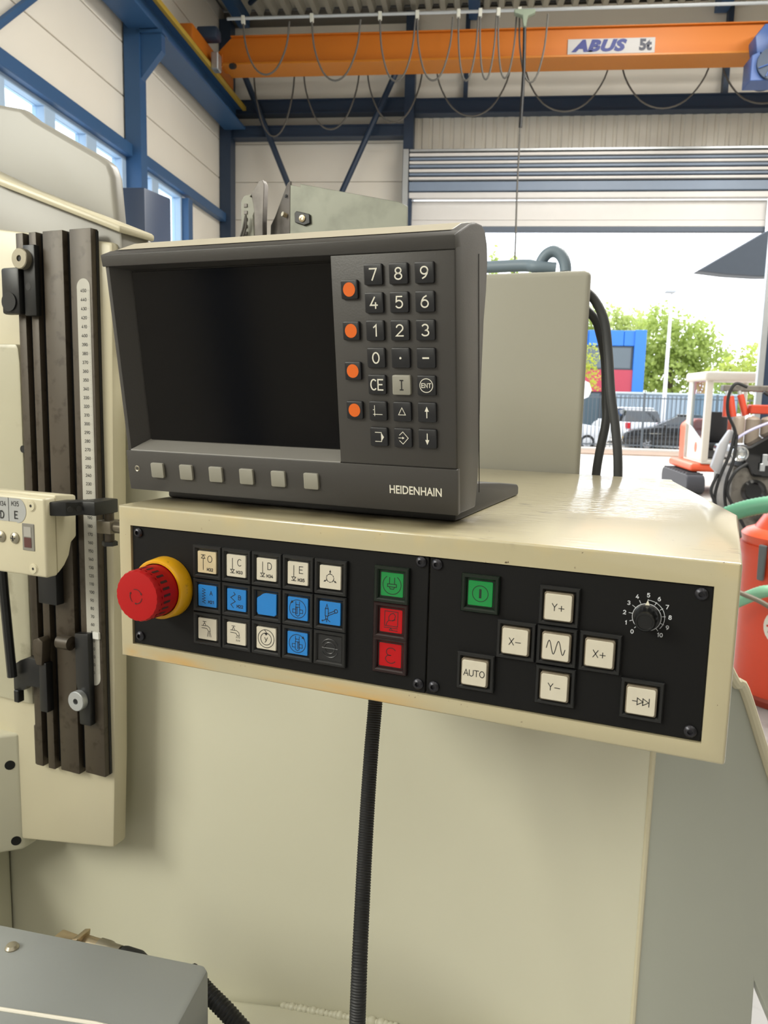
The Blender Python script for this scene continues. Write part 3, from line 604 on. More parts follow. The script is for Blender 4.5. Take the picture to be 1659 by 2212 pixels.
# wrinkled, chipped lacquer on the top
mp2 = N_.new('ShaderNodeMapping'); mp2.inputs['Scale'].default_value = (45, 170, 45); mp2.inputs['Rotation'].default_value = (0, 0, R(8)); L_.new(tcn.outputs['Object'], mp2.inputs[0])
top_m = mrange(sep.outputs['Z'], .108, .1125)
wr = mul(mul(top_m, mrange(noise_(1.0, 3, mp2.outputs[0]), .35, .75)), mul(mrange(noise_(7, 2), .42, .6), mrange(sep.outputs['X'], -.02, .10)))
chip = mul(mul(top_m, mrange(noise_(1.0, 3, mp2.outputs[0]), .62, .68)), mrange(noise_(9, 2), .50, .58))
c_ = over(c_, chip, '#7d7868'); L_.new(c_, bs.inputs['Base Color'])
bn = N_.new('ShaderNodeBump'); bn.inputs['Strength'].default_value = .38; bn.inputs['Distance'].default_value = .0012; L_.new(wr, bn.inputs['Height'])
b_old = bs.inputs['Normal'].links[0].from_node; L_.new(b_old.outputs[0], bn.inputs['Normal']); L_.new(bn.outputs[0], bs.inputs['Normal']); L_.new(bn.outputs[0], bs.inputs['Coat Normal'])

cb = thing('control_box', 'cream machine control box with black button panels and red emergency stop', 'control box', MF, (-.2, .459, -.196))
x0, x1, zb, zt, F0 = -.4035, .0145, -.1962, -.0825, .4575
bm = NB(); vv = {}
def V(k, p): vv[k] = bm.verts.new(p); return vv[k]
plan = [(x0, F0), (x1, F0), (x1, .665), (-.047, .918), (-.05, .938), (x0, .938)]
bot = [bm.verts.new((p[0], p[1], zb)) for p in plan]; top = [bm.verts.new((p[0], p[1], zt)) for p in plan]
bm.faces.new(list(reversed(bot))); bm.faces.new(top)
for i in range(1, len(plan)): j = (i+1) % len(plan); bm.faces.new((bot[i], bot[j], top[j], top[i]))
# front ring with the recess that holds the plates
px0, px1, pz0, pz1 = -.3925, .0016, -.1856, -.0965
inn = [bm.verts.new((a, F0, b)) for a, b in ((px0, pz0), (px1, pz0), (px1, pz1), (px0, pz1))]
rec = [bm.verts.new((a, PY+.003, b)) for a, b in ((px0, pz0), (px1, pz0), (px1, pz1), (px0, pz1))]
out = [bot[0], bot[1], top[1], top[0]]
for i in range(4):
    j = (i+1) % 4; bm.faces.new((out[i], out[j], inn[j], inn[i])); bm.faces.new((inn[i], inn[j], rec[j], rec[i]))
bm.faces.new(rec)
bm.normal_update(); bmesh.ops.recalc_face_normals(bm, faces=bm.faces)
ins = set(inn+rec)
bev(bm, .0045, 3, 30, lambda e: not (e.verts[0] in ins or e.verts[1] in ins) and not any(v.co.y > .93 for v in e.verts))
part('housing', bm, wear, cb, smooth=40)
PB = mat('black_panel', '#0b0b0c', .5, var=.15, scale=30, stains=[('#3a3a38', 300, .76, .80)], bump=.02, bscale=900, spec=.22)
part('panel_plate', bbox(px0+.0006, -.1620, PY, PY+.0028, pz0+.0005, pz1-.0005, .0004, 1), PB, cb)
part('panel_plate', bbox(-.1612, px1-.0004, PY, PY+.0028, pz0+.0005, pz1-.0005, .0004, 1), PB, cb)
ScB = mat('black_screw', '#35353a', .32, .7, var=.1, scale=80)
scr0 = None
for X, Z in ((-.386, -.1015), (-.386, -.1790), (-.167, -.1005), (-.1665, -.1795), (-.1565, -.1010), (-.156, -.1795), (-.0045, -.1015), (-.0045, -.1800)):
    if scr0 is None:
        bm = lathe(NB(), (X, PY, Z), (0, -1, 0), [(0, 0), (0, .0036), (.0012, .0035), (.0022, .0026), (.0025, .0015), (.0010, .0013), (.0010, 0)], 20)
        scr0 = part('screw', bm, ScB, cb); scp = (X, Z)
    else: dup(scr0, cb, (X-scp[0], 0, Z-scp[1]))

# ---------- push buttons
BZ = mat('button_bezel', '#121314', .36, var=.12, scale=120, spec=.5)
InkB = mat('legend_black', '#0c0c0f', .6, var=.02)
CAPS = {'w': mat('cap_white', '#c3bdad', .35, var=.05, scale=160), 'b': mat('cap_blue', '#1c74bd', .35, var=.05, scale=90), 'g': mat('cap_green', '#0f7d3b', .3, var=.12, scale=120),
        'r': mat('cap_red', '#a80a12', .45, var=.08, scale=120, spec=.25), 'k': mat('cap_black', '#17181a', .4), 'o': mat('cap_worn_white', '#c0b08f', .35, var=.14, scale=120)}
SIDE = mat('cap_clear_side', '#6f6657', .25, var=.3, scale=200)
REDB = mat('bezel_red_black', '#1c0708', .3); GRNB = mat('bezel_green_black', '#06150c', .3)
_bz = {}
def bezel_mesh(kind):
    """square frame, 23.6 mm outside; profile steps down to the cap well"""
    rings = [(.0118, 0), (.0118, .0022), (.0112, .0030), (.0098, .0030), (.0090, .0022), (.0084, .0008)]
    bm = NB(); prev = None
    for h, d in rings:
        cur = [bm.verts.new((sx*h, -d, sz*h)) for sx, sz in ((-1, -1), (1, -1), (1, 1), (-1, 1))]
        if prev:
            for i in range(4): j = (i+1) % 4; bm.faces.new((prev[i], prev[j], cur[j], cur[i]))
        prev = cur
    bm.faces.new(prev); return bm
def rrect(h, r, n=3, cut=None):
    out = []
    for cx, cy, a in ((h-r, -h+r, -90), (h-r, h-r, 0), (-h+r, h-r, 90), (-h+r, -h+r, 180)): out += arc(cx, cy, r, r, a, a+90, n)
    return out
def button(X, Z, col, legend=(), proud=.0036, ink=None, w=.00046, fill=(), outline=None, capsize=.0077, bez=None, name='push_button', ring=True, label=None):
    root = part(name, bmesh_at(bezel_mesh(0), X, Z), bez or BZ, cb, label)
    pts = outline or rrect(capsize, .0007 if proud < .003 else .0011)
    b = prism(NB(), [(X+p[0], PY-proud, Z+p[1]) for p in pts], (0, proud-.0006, 0))
    if proud > .003:                                   # clear skirt under the printed plate
        q = [(X+p[0]*1.10, PY-proud+.0008, Z+p[1]*1.10) for p in pts]
        part('skirt', bev(prism(NB(), q, (0, proud-.001, 0)), .0004, 1), SIDE, root)
    part('cap', bev(b, .00025, 1), CAPS[col], root)
    y = PY-proud-.00008
    if legend or fill:
        g = ribbon(NB(), legend, w, (X, y, Z), (1, 0, 0), (0, 0, 1))
        for f in fill: flat(g, f, (X, y-.00002, Z), (1, 0, 0), (0, 0, 1))
        part('legend', g, ink or InkB, root, smooth=0)
    return root
def bmesh_at(bm, X, Z):
    for v in bm.verts: v.co += Vector((X, PY, Z))
    return bm
S_ = .001
def sc(pl, k=S_, dx=0, dy=0): return [[((x+dx)*k, (y+dy)*k) for x, y in p] for p in pl]
def lt(s, h, x, y, **k): return strokes(s, h*S_, x*S_, y*S_, **k)
CX_ = [-.3253+.02408*i for i in range(5)]; CZ_ = [-.1170, -.1412, -.1651]
def down(letter, code): return sc([[(-2.9, 5.2), (-2.9, -2.6)], [(-4.6, -2.6), (-1.2, -2.6)], [(-4.6, -5), (-1.2, -5)], [(-4.3, -2.6), (-2.9, -4.8), (-1.5, -2.6)]])+lt(letter, 4.6, 2.6, 2.6)+lt(code, 1.9, 2.7, -4.2)
button(CX_[0], CZ_[0], 'o', sc([[(-2.9, -5.4), (-2.9, 2.6)], [(-4.6, 5.2), (-1.2, 5.2)], [(-4.4, 2.8), (-1.4, 2.8), (-2.9, 5), (-4.4, 2.8)]])+lt('O', 4.6, 2.6, 2.6)+lt('M32', 1.9, 2.7, -4.9), .0026)
for i, (l, c) in enumerate((('C', 'M33'), ('D', 'M34'), ('E', 'M35'))): button(CX_[1+i], CZ_[0], 'w', down(l, c), .0026)
tri = []; trf = []
for a in (90, 210, 330):
    u = lambda r, d=0, a=a: (r*math.cos(R(a+d)), r*math.sin(R(a+d))-.4)
    tri += [[u(2.7, d) for d in (-34, -20, 0, 20, 34)], [u(2.7), u(4.6)]]; trf.append([u(5.6), u(4.0, 10), u(4.0, -10)])
    tri.append([u(2.7, d) for d in (48, 60, 72)])
button(CX_[4], CZ_[0], 'w', sc(tri), .0026, fill=sc(trf))
zig = [(-4.2+2.6*(k % 2), 5.2-.95*k) for k in range(12)]
button(CX_[0], CZ_[1], 'b', sc([zig])+lt('A', 2.9, 3.2, 2.4)+lt('M21', 1.9, 3.1, -4), .0022)
zig = [(-2.2, 5.4), (-4.6, 2.6) if 0 else (-.9, 4.0), (-4.6, 1.6), (-.9, -1), (-4.6, -3.4), (-2.4, -5.6)]
button(CX_[1], CZ_[1], 'b', sc([zig])+lt('B', 2.9, 2.6, 2.0)+lt('M22', 1.9, 2.8, -4.2), .0022)
chip = [(h*1, v*1) for h, v in rrect(.0077, .0008)]
chip = [(.0077, -.0066), (.0077, .0077), (-.001, .0077), (-.0032, .0070), (-.0048, .0056), (-.0074, .0040), (-.0077, .0030), (-.0077, -.0060), (-.0066, -.0077), (.0060, -.0077)]
button(CX_[2], CZ_[1], 'b', (), .0022, outline=chip, label='blue button with its cap chipped at the upper left')
def spin(ccw):
    s = -1 if ccw else 1
    L = [arc(0, 0, 6.2, 6.2, 0, 360, 36), [(-1.4, 5), (-1.4, 3), (1.4, 3), (1.4, 5)], [(-1.2, 3), (-1.5, 1.2), (1.5, 1.2), (1.2, 3)], [(-1.5, 1.2), (-1.5, -4), (0, -5), (1.5, -4), (1.5, 1.2)],
         [(-1.5, -.4), (-3.8, -.4), (-3.8, -2.8), (-1.5, -2.8)], [(1.5, -.4), (3.8, -.4), (3.8, -2.8), (1.5, -2.8)]]
    L += [[(0 if not ccw else -1.5, .6-.8*k), (1.5 if not ccw else 0, .9-.8*k)] for k in range(6)]
    return sc(L), sc([[(s*4.4, 5.6), (s*3.2, 4.2), (s*5.6, 3.4)]])
for Z, cc in ((CZ_[1], True), (CZ_[2], False)):
    L, Fi = spin(cc); button(CX_[3], Z, 'b', L, .0022, fill=Fi, w=.0004)
button(CX_[4], CZ_[1], 'b', sc([[(-2.2, 6), (-3.2, 3), (-1.3, 3), (-2.2, 6)], [(-3.4, 3), (-3.4, -2), (-1.2, -2), (-1.2, 3), (-3.4, 3)], [(-3.0, -2), (-3.0, -4), (-1.6, -4), (-1.6, -2)], [(-2.3, -4), (-2.3, -6)], [(-3, -4.4), (-5, -5.4)], [(-1.6, -4.4), (.2, -5.6)],
        [(-1.2, -.2), (3.6, 2.2)], [(-1.2, -1.6), (4.2, 1)], arc(4.4, 2.0, 1.2, 1.2, 0, 360, 14)]), .0022, fill=sc([[(-6.2, -5.4), (-5.1, -4.6), (-5.2, -6.2)]]))
def tap(dr):
    L = [[(-3.6, 5.4), (-.8, 5.4)], [(-2.2, 5.4), (-2.2, 4.2)], [(-3.2, 2.6), (-2.6, 4.2), (-1.8, 4.2), (-1.2, 2.6)], [(-4.6, 2.4), (.4, 2.4), (2.2, 1.2), (2.6, -1.2)], [(-4.6, .6), (-.4, .6), (.6, -.4), (.8, -1.2), (2.6, -1.2)]]
    if dr: L += [[(x, -1.8-k), (x-.2, -2.9-k)] for x in (.4, 1.7, 2.9) for k in (0, 2.2)]
    else: L += [[(.9, -1.8), (.2, -5.2)], [(1.7, -1.8), (1.7, -5.2)], [(2.4, -1.8), (3.2, -5.2)]]
    return sc(L)
button(CX_[0], CZ_[2], 'w', tap(0), .0026, w=.0004); button(CX_[1], CZ_[2], 'w', tap(1), .0026, w=.0004)
button(CX_[2], CZ_[2], 'w', sc([arc(0, 0, 6.3, 6.3, 0, 360, 36), arc(0, -.2, 4.2, 4.2, 0, 360, 30), [(-1.2, 6), (.6, 4)]])+lt('y', 3.6, 0, .2), .0026, fill=sc([[(-1.7, 4.0), (1.7, 4.0), (0, 2.2)]]))
k5 = button(CX_[4], CZ_[2], 'k', (), .0016, capsize=.0088, label='black blanked button with an embossed ring sign')
em = mat('emboss_black', '#242527', .35)
bm = NB()
for pl in ([arc(0, 0, 6.2, 6.2, 25, 155, 16), arc(0, 0, 6.2, 6.2, 205, 335, 16), arc(0, 0, 4.0, 4.0, 0, 180, 14), arc(0, 0, 3.6, 3.6, 180, 360, 14), [(-5.6, 0), (6, 0)]]):
    tube(bm, [(CX_[4]+p[0]*.001, PY-.0017, CZ_[2]+p[1]*.001) for p in pl], .0004, 6)
part('embossed_sign', bm, em, k5)
RC = -.1860
plug = sc([arc(0, 0, 6.2, 6.2, 125, 415, 34), [(-1.7, 4.6), (-1.7, .4)], [(1.7, 4.6), (1.7, .4)], [(-3, .4), (3, .4), (3, -1.4), (-3, -1.4), (-3, .4)], [(-1.8, -1.4), (-1.2, -2.8), (1.2, -2.8), (1.8, -1.4)]])
button(RC, -.1172, 'g', plug, .0010, bez=GRNB)
hand = sc([[(-4.4, 6.2), (4.6, 6.2), (4.6, -3.4), (-4.4, -3.4), (-4.4, 6.2)], [(-3.4, -3.0), (-2.8, -1.2), (-1.6, .2), (1.4, .2), (2.4, 1.4), (3, 3.6), (1.6, 5.2), (-.4, 4.4), (-1.6, 2.6), (-1.5, .4)], [(1.0, .4), (2.8, 1.0)], [(-4.8, -4.6), (4.6, -4.6)], [(-1, -6.2), (4.6, -6.2)], [(-1, -6), (0, -4.8), (1, -6)]])
button(RC, -.1408, 'r', hand, .0010, bez=REDB, w=.00042)
eps = sc([arc(.6, 2.2, 3.3, 2.7, 30, 240, 18)+[(.6, 0)], [(.6, 0)]+arc(.4, -2.4, 3.5, 2.8, 120, 330, 18)])
button(RC, -.1635, 'r', eps, .0010, bez=REDB)
button(-.1281, -.1160, 'g', sc([arc(0, 0, 4.9, 4.9, 0, 360, 32), [(-.5, -2.6), (-.5, 2.6), (.5, 2.6), (.5, -2.6), (-.5, -2.6)], [(0, -2.4), (0, 2.4)]]), .0014, bez=GRNB, w=.0004)
RB = .0048
button(-.0805, -.1178, 'w', lt('Y+', 4.2, 0, 0), RB); button(-.1048, -.1418, 'w', lt('X-', 4.2, 0, 0), RB)
sine = [[(-5.4+10.8*t/40, 4*math.sin(R(-10+t*18))) for t in range(41)]]
button(-.0806, -.1418, 'w', sc(sine), RB); button(-.0558, -.1420, 'w', lt('X+', 4.2, 0, 0), RB)
button(-.0803, -.1661, 'w', lt('Y-', 4.2, 0, .3), RB)
button(-.1290, -.1652, 'w', lt('AUTO', 3.8, 0, 0, gap=1.1), RB, w=.0005)
button(-.0314, -.1661, 'w', sc([[(-4.6, 0), (-2, 0)], [(-2, 2), (-2, -2), (1.2, 0), (-2, 2)], [(1, 2), (1, -2), (4.2, 0), (1, 2)], [(4.4, 2.4), (4.4, -2.4)]]), RB)

# ---------- emergency stop
EX, EZ = -.3608, -.1386
Red = mat('stop_red', '#a50d10', .5, var=.06, scale=60, spec=.25); Yel = mat('stop_yellow', '#d09a0c', .38, var=.10, scale=60, stains=[('#8a6a1c', 120, .66, .74)])
es = part('emergency_stop_button', lathe(NB(), (EX, PY, EZ), (0, -1, 0), [(0, 0), (0, .0218), (.001, .0222), (.0112, .0215), (.0125, .0205), (.0125, .0190), (.006, .0188), (.006, 0)], 56), Yel, cb, 'yellow collar of the emergency stop')
bm = NB(); n = 72
prof = [(.007, .0176), (.0135, .0182), (.0185, .0184)]
lathe(bm, (EX, PY, EZ), (0, -1, 0), [(.006, 0)]+prof+[(.0290, .0180)], n)
fr = []
for ring, d, rr in ((0, .0290, .0180), (1, .0325, .0180), (2, .0335, .0170), (3, .0341, .010), (4, .0343, 0)):
    pass
def scal(d, r, amp):
    return [bm.verts.new((EX+(r-amp*max(0, math.cos(24*2*math.pi*i/n*1.0)))*math.cos(2*math.pi*i/n), PY-d, EZ+(r-amp*max(0, math.cos(24*2*math.pi*i/n)))*math.sin(2*math.pi*i/n))) for i in range(n)]
A_ = [scal(.0288, .0180, .0005), scal(.0322, .0180, .0005), scal(.0336, .0172, .0003), scal(.0342, .010, 0), scal(.0343, .002, 0)]
for a, b in zip(A_, A_[1:]):
    for i in range(n): j = (i+1) % n; bm.faces.new((a[i], b[i], b[j], a[j]))
bm.faces.new(A_[-1])
mu = part('mushroom_head', bm, Red, es, 'red mushroom head', smooth=50)
Slot = mat('slot_dark', '#3a1512', .6)
bm = NB()
for k in range(24):
    a = 2*math.pi*k/24+.05; ca, sa = math.cos(a), math.sin(a); c = Vector((EX, 0, EZ)); rr = .01825
    tg = Vector((-sa, 0, ca)); pts = []
    for s, d in ((-.0007, .0195), (.0007, .0195), (.0009, .0205), (.0009, .0268), (.0006, .0276), (-.0006, .0276), (-.0009, .0268), (-.0009, .0205)):
        pts.append(c+Vector((ca, 0, sa))*(rr+.00005)+tg*s+Vector((0, PY-d, 0)))
    bm.faces.new([bm.verts.new(p) for p in pts])
part('grip_slots', bm, Slot, mu, smooth=0)
bm = ribbon(NB(), sc([arc(0, 0, 5, 5, 110, 30, 12), arc(0, 0, 5, 5, -10, -90, 12), arc(0, 0, 5, 5, 230, 160, 12)]), .0005, (EX, PY-.0345, EZ), (1, 0, 0), (0, 0, 1))
for a in (28, -92, 158):
    u = lambda r, d: (r*math.cos(R(a+d))*.001, r*math.sin(R(a+d))*.001)
    flat(bm, [u(5, -14), u(5.9, 4), u(4.1, 4)], (EX, PY-.03452, EZ), (1, 0, 0), (0, 0, 1))
part('turn_arrows', bm, Slot, mu, smooth=0)

# ---------- feed dial
KX, KZ = -.0318, -.1178
Wk = mat('print_grey_white', '#c9ccd2', .5, var=.02)
kn = part('feed_knob', lathe(NB(), (KX, PY, KZ), (0, -1, 0), [(0, 0), (0, .0078), (.0020, .0078), (.0024, .0072), (.0030, .0066), (.0125, .0056), (.0134, .0050), (.0134, .0042), (.0128, .0040), (.0128, 0)], 40), mat('knob_black', '#131416', .28, var=.05), cb)
part('knob_pointer', prism(NB(), [(KX-.0012, PY-.0026, KZ+.0070), (KX+.0012, PY-.0026, KZ+.0070), (KX, PY-.0026, KZ+.0098)], (0, .0008, 0)), mat('pointer_cream', '#d9d6c4', .4), kn)
part('knob_ring', tube(NB(), [(KX+.0077*math.cos(R(a)), PY-.0021, KZ+.0077*math.sin(R(a))) for a in range(0, 361, 10)], .00018, 6), Wk, kn)
sc_p = part('dial_scale', ribbon(NB(), [[(.0079*math.cos(R(a)), .0079*math.sin(R(a))), (.0098*math.cos(R(a)), .0098*math.sin(R(a)))] for a in [90+(5-i)*28 for i in range(11)]]+[arc(0, 0, .0094, .0094, 88, -40, 24)], .0003, (KX, PY-.0001, KZ), (1, 0, 0), (0, 0, 1)), Wk, cb, smooth=0)
for i in range(11):
    a = R(90+(5-i)*28.5); part('dial_number', ribbon(NB(), strokes(str(i), .0021, .0122*math.cos(a), .0122*math.sin(a), 1.6), .00042, (KX, PY-.0001, KZ), (1, 0, 0), (0, 0, 1)), Wk, sc_p, smooth=0)

# ================================================================ DISPLAY UNIT (its own tipped frame)
Hg = mat('display_grey', '#393735', .46, var=.03, scale=20, bump=.05, bscale=900)
Hd = mat('display_grey_dark', '#2e2d2c', .5, var=.03, scale=20)
du = thing('display_unit', 'dark grey tilted control display with black screen and keypad on the cream box', 'display', DF, (0, 0, 0))
xl, xr = -.2300, .0363
# side profile of the front shell: (depth y, z)
prof = [(0, .0723), (.012, .0757), (.030, .0800), (.044, .0812), (.056, .0803), (.0635, .077), (.0687, .068), (.0695, .0562), (.0665, .038), (.0611, .02), (.0527, -.0327), (.046, -.0874), (.0394, -.1068), (.018, -.104), (0, -.1012)]
bm = NB()
def loopx(x): return [bm.verts.new((x, y, z)) for y, z in prof]
a = loopx(xl); b = loopx(xr); n = len(prof)
bm.faces.new(list(reversed(a))); bm.faces.new(b)
for i in range(n-1): bm.faces.new((a[i], a[i+1], b[i+1], b[i]))
# front ring around the screen recess
rx0, rx1, rz0, rz1 = -.2262, -.0470, -.0706, .0640
F_ = [bm.verts.new(p) for p in ((rx0, 0, rz0), (rx1, 0, rz0), (rx1, 0, rz1), (rx0, 0, rz1))]
O_ = [a[-1], b[-1], b[0], a[0]]
for i in range(4): j = (i+1) % 4; bm.faces.new((O_[i], O_[j], F_[j], F_[i]))
D_ = [bm.verts.new(p) for p in ((-.2155, .0125, -.0645), (rx1, .0125, -.0645), (rx1, .0125, .0605), (-.2155, .0125, .0605))]
for i in range(4): j = (i+1) % 4; bm.faces.new((F_[i], F_[j], D_[j], D_[i]))
bm.faces.new(D_)
keep = set(F_+D_)
bmesh.ops.recalc_face_normals(bm, faces=bm.faces)
bev(bm, .0016, 2, 40, lambda e: e.verts[0] not in keep and e.verts[1] not in keep)
part('front_shell', bm, Hg, du, smooth=30)
part('rear_housing', bev(prism(NB(), [(xl+.01, .03, .070), (xl+.01, .19, .05), (xl+.01, .17, -.05), (xl+.01, .03, -.09)], (xr-xl-.06, 0, 0)), .008, 2), Hg, du)
part('top_cover', bev(prism(NB(), [(xl+.004, .010, .0756), (xl+.004, .030, .0804), (xl+.004, .046, .0818), (xl+.004, .054, .0815), (xl+.004, .054, .0790), (xl+.004, .030, .0780)], (xr-xl-.010, 0, 0)), .0003, 1), mat('aged_beige_plastic', '#aba492', .5, var=.06, scale=30), du, 'aged beige top cover')
part('hood', bev(prism(NB(), [(xl-.0012, -.0012, .0640), (xl-.0012, -.0018, .0722), (xl-.0012, .010, .0752), (xl-.0012, .012, .0650)], (xr-xl+.0012, 0, 0)), .0007, 2), Hg, du)
part('lower_strip', bbox(xl-.0003, xr+.0002, -.0016, .004, -.1015, -.0708, .0006, 2), Hg, du)
part('sill', bev(prism(NB(), [(-.2262, -.0012, -.0712), (-.0470, -.0012, -.0712), (-.0470, .0124, -.0646), (-.2160, .0124, -.0646)], (0, .0006, .0012)), .0002, 1), mat('display_grey_lit', '#6b6964', .5, var=.05, scale=30), du)  # light on the upward-facing sill put into a paler shell grey
part('screen', bbox(-.2150, -.0472, .0105, .0124, -.0640, .0600, .0003, 1), mat('screen_black', '#08080a', .12, var=.1, scale=60, stains=[('#2a2a2c', 500, .80, .83)], spec=.2), du, 'black glass screen')
part('keypad_plate', bbox(-.0470, .0355, -.0008, .010, -.0704, .0636, .0005, 2), Hg, du)
part('seam', box(NB(), xr-.0002, xr+.0003, .0475, .0481, -.098, .062), Hd, du)
Kk = mat('key_black', '#16171b', .4, var=.06, scale=60); Kg = mat('key_grey', '#8b897f', .42, var=.05, scale=60); Kw = mat('key_print', '#d6d3c6', .5, var=.02)
def rbox(cx, cz, h, y0, y1, w, hz=None):
    hz = hz or h; pts = [(cx+p[0], y1, cz+p[1]*hz/h) for p in rrect(h, .0011, 3)]
    return bev(prism(NB(), pts, (0, y0-y1, 0)), w, 2, 50)
key0 = None; kp = None
def key(cx, cz, legend=(), w=.00085, fill=(), m=None, inkm=None, name='key'):
    global key0, kp
    if key0 is None or m is not None:
        k = part(name, rbox(cx, cz, .0063, -.0030, .0005, .0006), m or Kk, du)
        if m is None: key0, kp = k, (cx, cz)
    else: k = dup(key0, du, (cx-kp[0], 0, cz-kp[1]))
    if legend or fill:
        off = Vector((0, 0, 0)) if (m is not None or k is key0) else Vector((cx-kp[0], 0, cz-kp[1]))
        g = ribbon(NB(), legend, w, Vector((cx, -.00312, cz))-off, (1, 0, 0), (0, 0, 1))
        for f in fill: flat(g, f, Vector((cx, -.00314, cz))-off, (1, 0, 0), (0, 0, 1))
        part('key_symbol', g, inkm or Kw, k, smooth=0)
    return k
kx = [-.0170, 0, .0170]; kz = [.0171*(3-i) for i in range(7)]
for r, row in enumerate(('789', '456', '123')):
    for c, ch in enumerate(row): key(kx[c], kz[r], strokes(ch, .0068, 0, 0, wide=1.05))
key(kx[0], kz[3], strokes('0', .0066, 0, 0, wide=1.05)); key(kx[1], kz[3], (), fill=[arc(0, -.0001, .00075, .00075, 0, 330, 11)]); key(kx[2], kz[3], [[(-.0019, 0), (.0019, 0)]], w=.0010)
key(kx[0], kz[4], strokes('CE', .0066, 0, 0, 1.5, wide=.85))
key(kx[1], kz[4], strokes('I', .0060, 0, 0, wide=.75), m=Kg, inkm=Ink, w=.0008)
key(kx[2], kz[4], strokes('ENT', .0026, 0, 0, 1.4)+[arc(0, 0, .0043, .0043, 0, 360, 32)], w=.00048)
key(kx[0], kz[5], sc([[(-2.2, 3.6), (-2.2, -2.2), (3.2, -2.2)], [(-3.2, .8), (-2.2, .8)]]), w=.0004, fill=sc([[(-3.6, -2.2), (-2.5, -1.9), (-2.2, -.8), (-1.9, -1.9), (-.8, -2.2), (-1.9, -2.5), (-2.2, -3.6), (-2.5, -2.5)]]))
key(kx[1], kz[5], sc([[(-2.4, -2), (2.4, -2), (0, 2.6), (-2.4, -2)]]), w=.0004)
key(kx[2], kz[5], sc([[(0, -3.4), (0, 1)]]), w=.0006, fill=sc([[(-1.4, .6), (1.4, .6), (0, 3.8)]]))
key(kx[0], kz[6], sc([[(-2.4, 3), (2, 3)], [(-2.4, -3), (2, -3)], [(2, 3), (2, -3)]]), w=.00045, fill=sc([[(1.9, 3), (3.8, 0), (1.9, -3)]]))
key(kx[1], kz[6], sc([[(-2.2, 1.8), (.2, 4), (3.9, 0), (.2, -4), (-2.2, -1.8)], [(-2.8, 0), (0, 0)]]), w=.0004, fill=sc([[(-.2, .9), (1.2, 0), (-.2, -.9)]]))
key(kx[2], kz[6], sc([[(0, 3.4), (0, -1)]]), w=.0006, fill=sc([[(-1.4, -.6), (1.4, -.6), (0, -3.8)]]))
Odot = mat('key_orange', '#d4600f', .42, var=.05, scale=80)
for i in range(4):
    z = .0427-.0256*i; k = part('orange_key', rbox(-.0338, z, .0059, -.0030, .0005, .0006), Kk, du)
    part('orange_dot', flat(NB(), arc(0, 0, .0042, .0044, 0, 350, 35), (-.0338, -.00314, z), (1, 0, 0), (0, 0, 1)), Odot, k, smooth=0)
sk = None
for i in range(6):
    if sk is None: sk = part('soft_key', rbox(-.2012, -.0848, .0057, -.0036, 0, .0005), Kg, du)
    else: dup(sk, du, (.02632*i, 0, 0))
part('lettering', font_bm('HEIDENHAIN', .0079, (.0074, -.0018, -.0869), (1, 0, 0), (0, 0, 1), bold=.00013, sx=.80), Kw, du, 'white maker lettering', smooth=0)
part('shell_screw', lathe(NB(), (-.2215, -.0016, -.0848), (0, -1, 0), [(0, .0024), (.0004, .002), (-.0002, .001), (-.0002, 0)], 14), Nick, du)
inv = DF.inverted() @ MF
part('foot', bev(prism(NB(), [(-.163, .513, -.0823), (-.163, .6925, -.0823), (-.163, .6925, -.0745), (-.163, .688, -.0725), (-.163, .676, -.0710), (-.163, .63, -.0660), (-.163, .58, -.0615), (-.163, .535, -.058), (-.163, .513, -.074)], (-.239, 0, 0)), .0018, 2), Hd, du, xf=inv)
part('neck', bev(prism(NB(), [(-.22, .535, -.063), (-.22, .60, -.063), (-.22, .60, -.02), (-.22, .545, -.02)], (-.14, 0, 0)), .004, 2), Hd, du, xf=inv)

# ================================================================ BEHIND THE DISPLAY
ca = thing('electrical_cabinet', 'plain pale grey cabinet standing behind the display on the machine', 'cabinet', MF, (-.4, 1.05, FZ))
part('cabinet_body', bev(prism(NB(), [(-.70, .946, FZ), (-.1515, .946, FZ), (-.214, 1.28, FZ), (-.70, 1.28, FZ)], (0, 0, .1485-FZ)), .007, 3), mat('pale_grey_enamel', '#99978b', .38, var=.03, scale=4), ca)
part('cabinet_base', bbox(-.69, -.22, .95, 1.27, FZ, FZ+.08, .004, 1), Hd, ca)
hz = single('grey_hose', tube(NB(), spline([(-.38, 1.0, .160), (-.32, .995, .163), (-.27, .99, .163), (-.235, .985, .162), (-.222, .98, .159), (-.20, .985, .157)], 6), .0072, 12), mat('hose_blue_grey', '#6f7f8c', .5, var=.06, scale=30), 'thick blue-grey hose lying along the top of the pale cabinet', 'hose', MF, (-.24, .985, .149))
single('hose_loop', tube(NB(), [(-.2040+.0158*math.cos(R(a)), .985, .1535+.0235*math.sin(R(a))) for a in range(0, 181, 9)], .0068, 12), MATS['hose_blue_grey'], 'blue-grey hose loop arching above the top right of the pale cabinet', 'hose', MF, (-.205, .985, .149))
for nm, pts, lb in (('hanging_cable', [(-.165, .975, .112), (-.151, .985, .098), (-.1445, .987, .082), (-.1365, .988, .050), (-.132, .986, .0), (-.1305, .982, -.025), (-.137, .976, -.085), (-.138, .976, -.2)], 'dark cable falling left from the cabinet side behind the box edge'),
                    ('hanging_cable', [(-.165, .958, .131), (-.150, .964, .118), (-.1375, .968, .094), (-.131, .970, .058), (-.1245, .967, .01), (-.1165, .965, -.03), (-.110, .962, -.085), (-.1085, .962, -.2)], 'dark cable falling right from the cabinet side behind the box edge')):
    single(nm, tube(NB(), spline(pts, 8), .0052, 14), mat('cable_dark_grey', '#3d3f42', .5, var=.06, scale=40), lb, 'cable', MF, (-.15, .96, .11))
